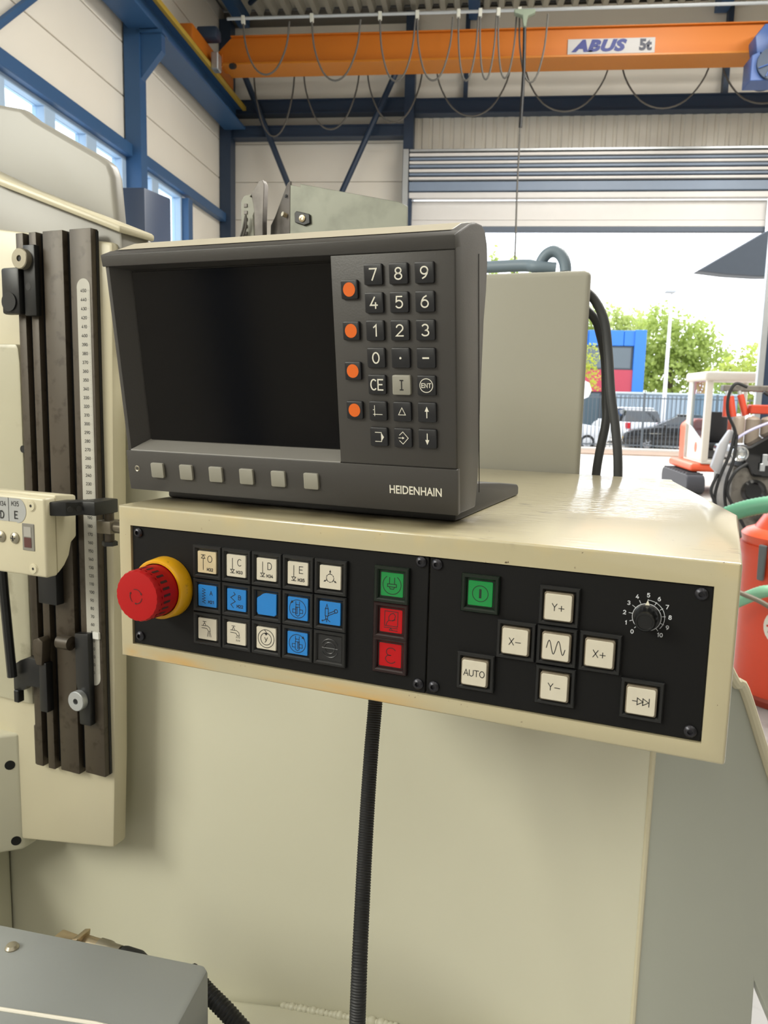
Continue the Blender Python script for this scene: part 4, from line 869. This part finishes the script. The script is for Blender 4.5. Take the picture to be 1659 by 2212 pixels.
gc = thing('galvanised_cover', 'sloping galvanised sheet-metal cover with black latch behind the display', 'sheet metal cover', MF, (-.5, 1.06, .15))
Gs = mat('zinc_sheet', '#74766b', .45, .35, var=.12, scale=14, stains=[('#5f6157', 22, .5, .72)])
Gd = mat('grimy_zinc_sheet', '#716c68', .5, .35, var=.15, scale=20, stains=[('#4c4844', 26, .48, .7)])
part('side_sheet', bev(prism(NB(), [(-.600, 1.05, .150), (-.600, 1.05, .2985), (-.5835, 1.05, .2945), (-.5835, 1.05, .2985), (-.431, 1.05, .2635), (-.4185, 1.05, .2570), (-.4165, 1.05, .150)], (0, .003, 0)), .0005, 1), Gs, gc)
part('front_sheet', bev(prism(NB(), [(-.601, 1.05, .150), (-.601, 1.05, .304), (-.6065, 1.052, .301), (-.640, 1.075, .262), (-.652, 1.083, .252), (-.656, 1.085, .150)], (.002, .003, 0)), .0004, 1), Gd, gc)
part('rear_sheet', bev(prism(NB(), [(-.66, 1.20, .150), (-.66, 1.20, .25), (-.42, 1.20, .25), (-.42, 1.20, .150)], (0, .003, 0)), .0004, 1), Gs, gc)
lt_ = part('latch', bev(prism(NB(), [(-.591, 1.046, .258), (-.588, 1.046, .261), (-.5665, 1.046, .2555), (-.5655, 1.046, .243), (-.575, 1.046, .2405), (-.590, 1.046, .2455)], (0, .004, 0)), .0008, 1), BlackS, gc, 'black latch')
part('rivet', lathe(NB(), (-.5775, 1.046, .2498), (0, -1, 0), [(0, .0052), (.0015, .0048), (.002, .0022), (.001, .002), (.001, 0)], 18), Bras, lt_)
part('bolt', cyl(NB(), (-.6075, 1.052, .257), (-.6105, 1.046, .2585), .0034, n=14), Bras, gc, 'brass bolt')
part('hole', cyl(NB(), (-.608, 1.0523, .284), (-.6084, 1.0515, .2842), .0026, n=14), Ink, gc)
cg = thing('cable_bracket', 'grimy grey slotted cable bracket with hooked lever left of the galvanised cover', 'bracket', MF, (-.67, 1.06, .15))
part('channel', bev(prism(NB(), [(-.688, 1.06, .15), (-.690, 1.06, .285), (-.685, 1.06, .292), (-.668, 1.06, .294), (-.660, 1.06, .286), (-.664, 1.06, .27), (-.668, 1.06, .262), (-.665, 1.06, .22), (-.664, 1.06, .15)], (0, .03, 0)), .0015, 1), mat('grey_plastic_dirty', '#8f8f83', .5, var=.15, scale=40), cg)
for i in range(5): part('notch', bbox(-.684, -.678, 1.0585, 1.061, .235+.010*i, .240+.010*i, .0004, 1), Gd, cg)
part('lever', bev(prism(NB(), [(-.660, 1.055, .15), (-.664, 1.055, .27), (-.668, 1.055, .290), (-.672, 1.055, .288), (-.655, 1.055, .310), (-.650, 1.055, .311), (-.6465, 1.055, .304), (-.6485, 1.055, .25), (-.648, 1.055, .15)], (0, .012, 0)), .0012, 1), Gd, cg)
part('light_gap_strip', bev(prism(NB(), [(-.6425, 1.09, .16), (-.642, 1.09, .275), (-.637, 1.09, .290), (-.6315, 1.09, .292), (-.632, 1.09, .272), (-.639, 1.09, .25), (-.639, 1.09, .16)], (0, .002, 0)), .0003, 1), mat('light_gap_white', '#d9dadb', .25, .6), cg, 'bright strip for a gap of light')  # bright strip drawn where light shows through a gap
for i in range(2): part('wire', tube(NB(), spline([(-.688+.003*i, 1.055, .15), (-.690+.004*i, 1.055, .215), (-.680+.004*i, 1.052, .245), (-.676, 1.052, .262)], 6), .0016, 6), Gc, cg)

# ================================================================ VACUUM AND HOSES (hall frame)
VO = mat('vacuum_orange', '#d8492a', .35, var=.06, scale=5)
va = thing('industrial_vacuum', 'orange-red industrial vacuum cleaner with domed lid and round white badge', 'vacuum cleaner', BF, (1.915, 4.78, 0))
VX, VY, VR = 1.90, 4.78, .335
part('drum', lathe(NB(), (VX, VY, 0), (0, 0, 1), [(.06, 0), (.06, VR*.94), (.10, VR*.975), (.84, VR), (.88, VR+.012), (.92, VR+.012), (.92, VR)], 56), VO, va)
part('drum_base', lathe(NB(), (VX, VY, 0), (0, 0, 1), [(0, 0), (0, VR*.9), (.04, VR*.95), (.065, VR*.93), (.065, 0)], 48), mat('base_dark_red', '#8f3322', .5), va)
part('lid', lathe(NB(), (VX, VY, 0), (0, 0, 1), [(.92, VR), (.97, VR+.01), (.99, VR-.01), (1.01, VR-.06), (1.14, VR-.14), (1.19, VR-.19), (1.205, VR-.26), (1.21, 0)], 48), mat('lid_orange', '#dd5636', .3, var=.05), va)
an = R(238)
def onr(a, r, z): return Vector((VX+r*math.cos(R(a)), VY+r*math.sin(R(a)), z))
for a in (213, 330, 90):
    ra = Vector((math.cos(R(a)), math.sin(R(a)), 0)); tg = Vector((-ra.y, ra.x, 0)); p = onr(a, VR+.012, .74)
    part('clamp', bev(prism(NB(), [p-tg*.02, p+tg*.02, p+tg*.024+Vector((0, 0, .20)), p-tg*.024+Vector((0, 0, .20))], ra*.022), .006, 1), mat('clamp_grey', '#5f6467', .4), va, 'grey lid clamp')
bmv = NB(); nb = 24
c_ = 236
pts = [onr(c_+18*math.cos(2*math.pi*i/nb), VR*.985+.006, .49+.105*math.sin(2*math.pi*i/nb)) for i in range(nb)]
ctr = bmv.verts.new(onr(c_, VR*.985+.006, .49)); vs_ = [bmv.verts.new(p) for p in pts]
for i in range(nb): bmv.faces.new((ctr, vs_[i], vs_[(i+1) % nb]))
bd = part('badge', bmv, mat('badge_white', '#dcdad2', .4), va, 'white oval badge')
def wrapped(polys, w):
    bm = ribbon(NB(), polys, w, (0, 0, 0), (1, 0, 0), (0, 0, 1))
    for v in bm.verts: v.co = onr(c_+math.degrees(v.co.x/VR), VR*.985+.009, v.co.z)
    return bm
ft = [[(-.070, .455), (-.040, .53), (-.012, .54)], [(-.082, .49), (-.035, .50)], [(-.018, .46), (.003, .515)], [(-.012, .50), (.012, .485), (.02, .47)]]
part('lettering', wrapped(ft, .012), mat('badge_red', '#c23a24', .45), bd, smooth=0)
Gh = mat('green_hose', '#5f9a7c', .45, var=.06, scale=12)
single('green_hose', ribbed(NB(), spline([(1.20, 5.0, .86), (1.34, 4.7, 1.04), (1.50, 4.55, 1.15), (1.72, 4.45, 1.20), (2.0, 4.45, 1.19), (2.35, 4.7, 1.0), (2.46, 5.1, .5), (2.46, 5.2, .06)]), .048, .02, .003, 14), Gh, 'green ribbed hose arching above the orange vacuum cleaner', 'hose', BF, (1.9, 4.6, .05))
single('green_hose', ribbed(NB(), spline([(1.40, 4.5, .60), (1.53, 4.38, .715), (1.60, 4.36, .735), (1.72, 4.33, .775), (1.9, 4.32, .82), (2.15, 4.35, .8), (2.4, 4.45, .4), (2.5, 4.5, .045)]), .034, .016, .002, 14), mat('pale_green_hose', '#7fb394', .45, var=.06, scale=12), 'pale green ribbed hose crossing the front of the orange vacuum drum', 'hose', BF, (1.9, 4.35, .03))
single('brown_cable', tube(NB(), spline([(1.38, 4.37, .73), (1.50, 4.31, .69), (1.58, 4.28, .652), (1.68, 4.26, .625), (1.83, 4.24, .61), (2.05, 4.25, .5), (2.2, 4.3, .03)]), .013, 10), mat('brown_grey_rubber', '#6f6557', .5), 'brown-grey cable sagging below the pale green hose on the vacuum', 'cable', BF, (1.9, 4.35, .03))

# ================================================================ BLACK MACHINE BY THE DOOR
ld = thing('hydraulic_unit', 'black hydraulic power unit with hood, hoses and red cylinders by the open door', 'machine', BF, (3.0, 9.2, 0))
Gb = mat('gloss_black', '#131416', .15, var=.05, coat=.5); Gy = mat('oily_grey', '#75716a', .5, .3, var=.2, scale=6, stains=[('#3d3a36', 7, .5, .7)])
part('hood', bev(prism(NB(), [(2.70, 8.95, 1.19), (2.72, 8.95, 1.27), (2.90, 8.95, 1.285), (3.3, 8.95, 1.55), (3.9, 8.95, 1.62), (3.9, 8.95, .95), (2.95, 8.95, .95), (2.88, 8.95, 1.10)], (0, .7, 0)), .03, 3), Gb, ld)
part('hood_highlight', tube(NB(), spline([(2.68, 8.93, 1.285), (2.80, 8.93, 1.40), (2.98, 8.93, 1.50), (3.3, 8.93, 1.63)]), .014, 8), mat('pale_violet_highlight', '#b9b7dc', .3), ld)  # highlight on the black hood built as a pale tube
part('lamp', lathe(NB(), (2.80, 8.93, 1.20), (-.5, -1, 0), [(-.05, 0), (-.05, .075), (.05, .085), (.06, .078), (.03, .05), (.02, 0)], 28), mat('chrome', '#e5e8ea', .12, .9), ld, 'chrome round lamp')
part('engine_block', bbox(2.75, 3.9, 9.0, 9.7, .55, 1.05, .03, 2), Gy, ld)
part('sump', bbox(2.6, 3.3, 9.05, 9.6, .25, .58, .03, 2), Gy, ld)
part('frame_beam', bbox(2.4, 4.0, 9.1, 9.5, .18, .30, .01, 1), mat('frame_grey', '#5a5a5c', .5), ld)
part('pulley', lathe(NB(), (2.95, 8.9, .80), (0, -1, 0), [(0, 0), (0, .13), (.03, .13), (.04, .10), (.02, .08), (.02, 0)], 28), Gb, ld)
part('pulley', lathe(NB(), (3.2, 8.88, .62), (0, -1, 0), [(0, 0), (0, .15), (.04, .15), (.05, .11), (.02, .09), (.02, 0)], 28), Gy, ld)
part('white_bracket', bev(prism(NB(), [(3.02, 8.9, 1.20), (3.07, 8.9, 1.20), (3.07, 8.9, 1.13), (3.11, 8.9, 1.13), (3.11, 8.9, 1.08), (3.05, 8.9, 1.08), (3.05, 8.9, 1.02), (3.0, 8.9, 1.02), (3.0, 8.9, 1.1), (3.02, 8.9, 1.1)], (0, .03, 0)), .004, 1), Gal, ld)
for i, (X, r) in enumerate(((2.83, .065), (2.98, .075), (3.14, .075))): part('tank', lathe(NB(), (X, 9.2, 0), (0, 0, 1), [(1.30, 0), (1.30, r), (1.56, r), (1.58, r*.8), (1.60, 0)], 24), mat('brown_grey_paint', '#8b7f72', .45, var=.1), ld)
part('cover_sheet', bev(prism(NB(), [(2.55, 8.9, 1.0), (2.50, 8.9, 1.05), (2.56, 8.9, 1.28), (2.66, 8.9, 1.45), (2.72, 8.9, 1.44), (2.66, 8.9, 1.30), (2.62, 8.9, 1.1), (2.60, 8.9, .95)], (0, .08, 0)), .012, 2), mat('pale_grey_sheet', '#b5b6ba', .35, .3), ld)
Hr = mat('cylinder_red', '#b9432c', .4, var=.06)
for i, (p0, p1) in enumerate((((2.72, 9.3, 1.58), (2.73, 9.35, 1.90)), ((2.80, 9.3, 1.58), (2.75, 9.35, 1.90)), ((2.93, 9.3, 1.60), (2.84, 9.35, 1.92)))):
    c = part('hydraulic_cylinder', cyl(NB(), p0, Vector(p0).lerp(Vector(p1), .7), .036, n=18), Hr, ld); part('piston_rod', cyl(NB(), Vector(p0).lerp(Vector(p1), .65), p1, .022, n=14), Gal, c)
part('valve_block', bbox(2.68, 3.2, 9.32, 9.45, 1.86, 1.93, .01, 1), Gy, ld)
part('red_manifold', bbox(2.95, 3.25, 9.2, 9.35, 1.62, 1.72, .01, 1), Hr, ld)
hs = [[(2.78, 8.85, 1.90), (2.66, 8.85, 1.93), (2.60, 8.85, 1.80), (2.61, 8.85, 1.62), (2.68, 8.85, 1.48), (2.72, 8.85, 1.36)],
      [(2.70, 8.86, 1.42), (2.66, 8.84, 1.20), (2.58, 8.84, .95), (2.55, 8.86, .72), (2.62, 8.9, .5)], [(2.72, 8.86, 1.40), (2.70, 8.82, 1.15), (2.64, 8.82, .90), (2.66, 8.86, .68), (2.75, 8.9, .45)],
      [(2.85, 8.86, 1.10), (2.72, 8.82, 1.0), (2.66, 8.82, .80), (2.75, 8.82, .62), (2.9, 8.9, .40)], [(2.56, 8.86, .98), (2.50, 8.84, .80), (2.56, 8.84, .62), (2.5, 8.9, .40)], [(2.95, 8.86, 1.85), (3.1, 8.85, 1.78), (3.3, 8.85, 1.80)]]
for h in hs: part('hydraulic_hose', tube(NB(), spline(h, 6), .017, 10), Blk, ld)
for x in (2.5, 3.9): part('foot', bbox(x-.06, x+.06, 9.05, 9.55, 0, .2, .01, 1), MATS['frame_grey'], ld)

# ================================================================ OUTSIDE
Pav = mat('pale_paving', '#b5b0a8', .8, var=.06, scale=.8, stains=[('#8e8982', .6, .55, .75)])
struct('ground', box(NB(), -60, 90, YB_+.25, 110, -.25, -.02), Pav)
kb = struct('kerb_strip', bbox(-20, 40, 27.4, 29.6, -.05, .03, .02, 1), mat('soil_and_gravel', '#8f7a68', .9, var=.25, scale=2, bump=.6, bscale=12))
part('kerb_stone', bbox(-20, 40, 29.6, 29.9, -.05, .10, .02, 1), mat('kerb_grey', '#c4beb4', .8), kb)
fn = thing('railing_fence', 'dark grey upright bar fence standing along the yard behind the cars kerb', 'fence', BF, (6, 30, 0))
Fm = mat('fence_grey', '#4e565c', .5)
for z in (.18, 1.88): part('fence_rail', box(NB(), -3, 16, 29.98, 30.02, z, z+.04), Fm, fn)
b0 = None; p0 = None
for i in range(136):
    x = -2.9+.14*i
    if i % 18 == 9:
        if p0 is None: p0 = part('fence_post', box(NB(), x-.035, x+.035, 29.96, 30.04, 0, 2.08), Fm, fn); px_ = x
        else: dup(p0, fn, (x-px_, 0, 0))
    elif b0 is None: b0 = part('fence_bar', box(NB(), x-.011, x+.011, 29.99, 30.01, .1, 1.98), Fm, fn); bx_ = x
    else: dup(b0, fn, (x-bx_, 0, 0))

def wheel(par, x, y, z, r, w, s):
    """s = -1 when the outer side faces -y"""
    t = part('tyre', lathe(NB(), (x, y, z), (0, s, 0), [(-w/2, r*.6), (-w/2, r*.95), (-w*.3, r), (w*.3, r), (w/2, r*.95), (w/2, r*.66), (w*.4, r*.62)], 28), mat('tyre_black', '#161616', .7), par)
    part('rim', lathe(NB(), (x, y, z), (0, s, 0), [(w*.30, r*.62), (w*.34, r*.60), (w*.30, r*.16), (w*.38, r*.10), (w*.38, 0)], 20), mat('rim_silver', '#a9acb0', .25, .8), t)
    bm = NB()
    for k in range(5):
        a = 2*math.pi*k/5; tube(bm, [(x+r*.1*math.cos(a), y+s*w*.40, z+r*.1*math.sin(a)), (x+r*.6*math.cos(a), y+s*w*.36, z+r*.6*math.sin(a))], r*.06, 6)
    part('rim_spokes', bm, MATS['rim_silver'], t)
Cg = mat('car_glass', '#1b2227', .08, spec=.8)
def car(name, label, X, Y, heading, body, roofz, Lc, Wc, prof, glassprof, front_x, zg=0):
    """side profile polygons along x (nose at +x), built about the car's centre then turned"""
    fr = BF @ Matrix.Translation((X, Y, zg)) @ Matrix.Rotation(R(heading), 4, 'Z')
    t = thing(name, label, 'car', fr, (0, 0, 0))
    part('body', bev(prism(NB(), [(x, -Wc/2, z) for x, z in prof], (0, Wc, 0)), .07, 3, 20), body, t)
    bm = prism(NB(), [(x, -Wc/2+.10, z) for x, z in glassprof], (0, Wc-.20, 0))
    zs = [v.co.z for v in bm.verts]; z0, z1 = min(zs), max(zs)
    for v in bm.verts: v.co.y *= 1-.16*(v.co.z-z0)/(z1-z0)
    part('windows', bev(bm, .04, 2, 20), Cg, t)
    xs = [x for x, z in glassprof if z > z1-.04]
    part('roof', bbox(min(xs)-.05, max(xs)+.05, -Wc/2+.19, Wc/2-.19, z1-.03, z1+.035, .03, 2), body, t)
    for s in (-1, 1):
        for xm in ((min(xs)+max(xs))/2,):
            part('door_pillar', tube(NB(), [(xm, s*(Wc/2-.095), z0), (xm, s*(Wc/2-.165), z1)], .035, 6), body, t)
        for x in (Lc*.30, -Lc*.30): wheel(t, x, s*(Wc/2-.09), .31, .31, .2, s)
        part('headlamp', bbox(Lc/2-.22, Lc/2-.02, s*(Wc/2-.28)-.16, s*(Wc/2-.28)+.16, .62, .76, .03, 2), mat('lamp_clear', '#dfe6ea', .1), t)
        part('tail_lamp', bbox(-Lc/2-.01, -Lc/2+.12, s*(Wc/2-.22)-.12, s*(Wc/2-.22)+.12, .72, .98, .02, 1), mat('lamp_red', '#c2202a', .25), t)
        part('mirror', bbox(Lc*.16-.06, Lc*.16+.06, s*(Wc/2+.08)-.09, s*(Wc/2+.08)+.09, .92, 1.06, .03, 2), body, t)
    part('number_plate', bbox(-Lc/2-.03, -Lc/2, -.26, .26, .55, .66, .005, 1), mat('plate_yellow', '#e0b52a', .5), t)
    part('number_plate', bbox(Lc/2, Lc/2+.03, -.26, .26, .40, .51, .005, 1), MATS['plate_yellow'], t)
    return t
sedan = [(-2.25, .30), (-2.28, .72), (-2.20, .98), (-1.6, 1.02), (1.0, .98), (1.9, .84), (2.22, .70), (2.28, .35), (2.1, .25), (-2.1, .25)]
sglass = [(-1.75, .98), (-1.05, 1.36), (-.5, 1.42), (.25, 1.40), (1.15, .97)]
car('parked_car', 'black saloon car parked nose left behind the railing fence', 8.0, 32.6, 170, mat('car_black', '#14161a', .12, coat=.6), 1.42, 4.5, 1.8, sedan, sglass, 0, -.12)
suv = [(-2.0, .32), (-2.05, .75), (-2.0, 1.0), (1.0, 1.02), (1.7, .92), (2.02, .78), (2.08, .4), (1.95, .28), (-1.95, .28)]
suvg = [(-1.98, 1.0), (-1.75, 1.46), (-1.2, 1.56), (.2, 1.54), (1.05, 1.0)]
car('parked_car', 'white hatchback seen from behind with red tail lamp left of the black car', 6.4, 36.0, 100, mat('car_white', '#d9dde2', .2, coat=.4), 1.56, 4.1, 1.75, suv, suvg, 0, -.05)
car('parked_car', 'silver-white car nose with dark wheel showing beside the pale cabinet edge', 2.9, 32.6, 8, mat('car_silver', '#c9cdd3', .2, .2, coat=.4), 1.56, 4.1, 1.8, suv, suvg, 0, -.15)

# excavator outside the door
Ex = mat('excavator_cream', '#cfc9bc', .4, var=.05); Eo = mat('excavator_orange', '#e25a32', .4, var=.06)
ex = thing('mini_excavator', 'cream and orange mini excavator cab standing outside the open door', 'excavator', BF, (4.8, 16.6, 0))
x0, x1, y0, y1 = 4.29, 5.44, 16.0, 17.35
part('roof', bbox(x0-.06, x1+.06, y0-.08, y1+.05, 2.17, 2.34, .05, 3), Ex, ex)
for (a, b, c, d) in ((x0, x0+.13, y0, y0+.12), (x1-.12, x1, y0, y0+.12), (x0, x0+.08, y1-.3, y1), (x1-.08, x1, y1-.12, y1)): part('cab_post', bbox(a, b, c, d, .60, 2.2, .025, 2), Ex, ex)
part('side_panel', bev(prism(NB(), [(x0, y0+.1, .62), (x0, y1, .62), (x0, y1, 1.35), (x0, y1-.28, 1.30), (x0, y0+.1, 1.0)], (.05, 0, 0)), .01, 1), Ex, ex)
part('side_glass', prism(NB(), [(x0+.02, y0+.12, 1.0), (x0+.02, y1-.3, 1.30), (x0+.02, y1-.3, 2.17), (x0+.02, y0+.12, 2.17)], (.006, 0, 0)), Pane, ex)
part('rear_glass', prism(NB(), [(x0+.08, y1-.06, 1.1), (x1-.08, y1-.06, 1.1), (x1-.08, y1-.06, 2.17), (x0+.08, y1-.06, 2.17)], (0, .006, 0)), Pane, ex)
part('cab_floor', bbox(x0, x1, y0, y1, .58, .66, .02, 1), Ex, ex)
part('seat_back', bbox(4.50, 4.95, 16.7, 16.85, .95, 1.58, .05, 2), Blk, ex); part('seat', bbox(4.48, 5.0, 16.3, 16.8, .85, .97, .04, 2), Blk, ex)
part('console', bbox(4.42, 5.3, 16.45, 16.95, .66, .86, .03, 1), MATS['frame_grey'], ex)
part('slew_body', bbox(4.12, 5.6, 16.05, 17.9, .42, .58, .06, 3), Eo, ex)
part('counterweight', bev(prism(NB(), [(4.36, 17.35, .42), (4.34, 17.35, 1.28), (4.5, 17.35, 1.42), (5.6, 17.35, 1.42), (5.6, 17.35, .42)], (0, .7, 0)), .06, 3), Eo, ex)
part('number_decal', flat(NB(), arc(0, 0, .09, .10, 0, 340, 17), (x0-.004, 16.45, .88), (0, 1, 0), (0, 0, 1)), mat('decal_red', '#d9694e', .5), ex, smooth=0)
for x in (4.0, 5.25):
    tk = part('track', bev(prism(NB(), [(x, 15.75+.16+.16*math.cos(R(a)), .19+.19*math.sin(R(a))) for a in range(90, 271, 20)]+[(x, 17.75+.16*math.cos(R(a)), .19+.19*math.sin(R(a))) for a in range(-90, 91, 20)], (.34, 0, 0)), .02, 1), mat('track_rubber', '#3c3c40', .8), ex)
    for k in range(9): part('track_pad', bbox(x+.01, x+.33, 15.9+.22*k, 15.98+.22*k, .375, .40, .004, 1), MATS['track_rubber'], tk)
part('boom', tube(NB(), spline([(5.25, 15.9, .6), (5.25, 15.3, 1.2), (5.3, 14.9, 1.9), (5.35, 15.0, 2.5)]), .10, 10), Eo, ex)
part('boom_cylinder', cyl(NB(), (5.1, 15.8, .7), (5.15, 15.1, 1.9), .06, n=16), MATS['frame_grey'], ex)

# building across the yard
Fb = mat('facade_blue', '#2a6fc4', .5, var=.05); Fr = mat('facade_red', '#a8384a', .5, var=.04); Ab = mat('window_dark', '#46545c', .15, var=.15, scale=.6, spec=.7)
bd = thing('office_building', 'blue and red clad two-storey office building beyond the fence', 'building', BF, (4, 50, 0))
part('wall', box(NB(), -6, 9.2, 48.1, 49.3, 0, 5.7), mat('facade_grey', '#7a828a', .7), bd)
sh = None
for i in range(15):
    if sh is None: sh = part('cladding_sheet', bbox(-5.9, -5.9+.98, 47.9, 48.1, 4.95, 5.82, .03, 1), Fb, bd)
    else: dup(sh, bd, (i*1.0, 0, 0))
part('corner_panel', bbox(8.68, 9.32, 47.8, 48.3, 2.33, 5.85, .02, 1), Fb, bd)
for i in range(5): part('red_panel', bbox(-6+2.95*i, -6+2.95*i+2.92, 47.9, 48.1, 2.33, 3.6, .02, 1), Fr, bd)
for z0_, z1_ in ((3.6, 4.95), (.3, 2.33)):
    for i in range(9):
        w = part('window', bbox(-6+1.63*i, -6+1.63*i+1.6, 48.02, 48.12, z0_, z1_, .02, 1), mat('window_frame_dark', '#3a444c', .4), bd)
        part('pane', box(NB(), -6+1.63*i+.1, -6+1.63*i+1.5, 47.99, 48.02, z0_+.1, z1_-.1), Ab, w)
Cn = mat('container_grey', '#8a9aa8', .5, var=.05)
cn = thing('yard_container', 'grey-blue ribbed container standing behind the fence by the lamp post', 'container', BF, (9, 40, 0))
part('container_box', box(NB(), 6.6, 12.2, 40.05, 42.4, 0, 2.15), Cn, cn)
r0 = None
for i in range(26):
    if r0 is None: r0 = part('container_rib', box(NB(), 6.62, 6.74, 40, 40.06, .05, 2.1), Cn, cn)
    else: dup(r0, cn, (i*.215, 0, 0))
part('container_top', bbox(6.55, 12.25, 39.95, 42.45, 2.15, 2.25, .02, 1), mat('container_edge', '#a9b4bd', .5), cn)
lpst = thing('lamp_post', 'slim white lamp post rising before the tree beyond the fence', 'lamp post', BF, (7.49, 34, 0))
part('pole', tube(NB(), [(7.49, 34, -.1), (7.49, 34, 3.2), (7.49, 34, 6.1)], .07, 12, True, lambda i: (.10, .075, .055)[i]), mat('pole_white', '#d8dade', .4), lpst)
part('lantern', bbox(7.2, 7.6, 33.7, 34.1, 6.1, 6.22, .04, 2), mat('lantern_grey', '#a9adb2', .4), lpst)
sgp = thing('road_sign', 'white rounded road sign back showing at the pale cabinet edge', 'sign', BF, (3.42, 28.4, 0))
part('sign_plate', bev(prism(NB(), [(3.47+.30*math.cos(R(a)), 28, 2.12+.33*math.sin(R(a))) for a in range(0, 360, 45)], (0, .02, 0)), .006, 1), mat('sign_back_white', '#e2e3e6', .4), sgp)
part('sign_post', cyl(NB(), (3.47, 28.05, 0), (3.47, 28.05, 2.3), .03, n=12), Gal, sgp)
cpy = thing('canopy_roof', 'dark grey neighbouring canopy roof edge at the top right of the doorway', 'canopy', BF, (6.5, 14.5, 0))
part('roof_slab', bev(prism(NB(), [(3.70, 15, 4.03), (4.72, 15, 4.66), (8.5, 15, 6.6), (8.5, 15, 4.0), (4.74, 15, 3.94), (4.2, 15, 3.97)], (0, .35, 0)), .02, 1), mat('canopy_grey', '#59616b', .6), cpy)
part('canopy_post', box(NB(), 8.2, 8.4, 15.1, 15.3, 0, 6.3), Dblu, cpy); part('canopy_post', box(NB(), 6.4, 6.6, 15.1, 15.3, 0, 4.0), Dblu, cpy)

# trees: leaf clumps of small angled leaves
def tree(name, label, X, Y, blobs, n, size, hexes, trunk, group=None):
    t = thing(name, label, 'tree', BF, (X, Y, 0), group)
    rng = np.random.default_rng(abs(hash(label)) % 1000 if 0 else len(label)*7+int(X*10))
    vol = np.array([b[3]*b[4]*b[3] for b in blobs]); cnt = (vol/vol.sum()*n).astype(int); P = []
    for (bx, by, bz, rx, rz), c in zip(blobs, cnt):
        d = rng.normal(size=(c, 3)); d /= np.linalg.norm(d, axis=1)[:, None]
        rr = rng.uniform(.35, 1.0, c)**.5; lump = 1+.22*np.sin(d[:, 0]*7+bx)*np.sin(d[:, 2]*6+bz)+.15*np.sin(d[:, 1]*11+d[:, 2]*5)
        P.append(np.stack([bx+d[:, 0]*rx*rr*lump, by+d[:, 1]*rx*rr*lump, bz+d[:, 2]*rz*rr*lump], 1))
    P = np.concatenate(P); m = len(P)
    u = rng.normal(size=(m, 3)); u /= np.linalg.norm(u, axis=1)[:, None]; w = np.cross(u, rng.normal(size=(m, 3))); w /= np.linalg.norm(w, axis=1)[:, None]
    s = rng.uniform(.6, 1.3, (m, 1))*size
    vts = np.stack([P-u*s, P+w*s*.55, P+u*s, P-w*s*.55], 1).reshape(-1, 3)-np.array([X, Y, 0])
    me = bpy.data.meshes.new('foliage'); me.from_pydata(vts.tolist(), [], np.arange(m*4).reshape(-1, 4).tolist())
    lm = mat('leaf_'+hexes, hexes, .5, var=.35, scale=.9)
    if not lm.get('tl'):
        nt = lm.node_tree; b = nt.nodes['Principled BSDF']; tr = nt.nodes.new('ShaderNodeBsdfTranslucent'); mx = nt.nodes.new('ShaderNodeMixShader'); mx.inputs[0].default_value = .5
        nt.links.new(b.inputs['Base Color'].links[0].from_socket, tr.inputs[0]); nt.links.new(b.outputs[0], mx.inputs[1]); nt.links.new(tr.outputs[0], mx.inputs[2]); nt.links.new(mx.outputs[0], nt.nodes['Material Output'].inputs[0]); lm['tl'] = 1
    me.materials.append(lm); f = bpy.data.objects.new('foliage', me); COL.objects.link(f); f.parent = t; f['kind'] = 'stuff'
    part('trunk', tube(NB(), [(X, Y, -.05), (X+.1, Y, trunk*.5), (X, Y+.1, trunk)], .2, 10, True, lambda i: (.26, .2, .12)[i]), mat('bark', '#5d5143', .8, var=.2), t)
    for (bx, by, bz, rx, rz) in blobs[:4]:
        part('branch', tube(NB(), [(X, Y, trunk*.6), ((X+bx)/2, (Y+by)/2, (trunk*.6+bz)/2), (bx, by, bz)], .06, 6, True, lambda i: (.11, .08, .03)[i]), MATS['bark'], t)
tree('broadleaf_tree', 'tall yellow-green broadleaf tree behind the lamp post and fence', 11.9, 53, [(11.0, 53, 5.4, 2.0, 2.0), (12.7, 53, 5.3, 1.9, 1.8), (10.0, 53, 3.9, 1.7, 1.8), (12.0, 53, 3.7, 2.3, 1.8), (14.1, 53, 4.1, 1.7, 1.9), (11.1, 53, 7.1, 1.0, 1.1), (13.6, 53, 6.2, .9, .9)], 6500, .17, '#a3b463', 4.5)
tree('broadleaf_tree', 'pale green tree crown rising behind the blue office building roof', 7.6, 59, [(6.2, 59, 6.6, 1.9, 1.8), (8.6, 59, 6.9, 1.8, 1.6), (10.5, 59, 6.3, 1.8, 1.8), (8.0, 59, 5.0, 2.5, 1.5)], 5200, .19, '#b3c079', 6)
tree('broadleaf_tree', 'lower bright green tree behind the excavator cab', 16.5, 47, [(15.2, 47, 3.0, 1.7, 1.9), (17.2, 47, 3.0, 1.7, 1.7), (13.6, 47, 2.6, 1.3, 1.5)], 4200, .16, '#aebb62', 3)
tree('young_tree', 'small yellow-green tree before the blue building windows', 4.2, 36.2, [(4.5, 36.2, 2.7, .8, .6), (4.45, 36.2, 3.6, .75, .65), (3.6, 36.2, 3.2, 1.0, 1.0)], 2200, .065, '#a8b03c', 2.4)
tree('slender_tree', 'slender treetops showing above the pale cabinet under the raised door', .85, 46.2, [(.5, 46.2, 8.7, .33, 1.2), (1.62, 46.2, 8.6, .28, 1.2), (1.1, 46.2, 7.2, 1.3, .9), (2.7, 46.2, 8.4, .28, .9)], 2600, .15, '#a9b86a', 8)
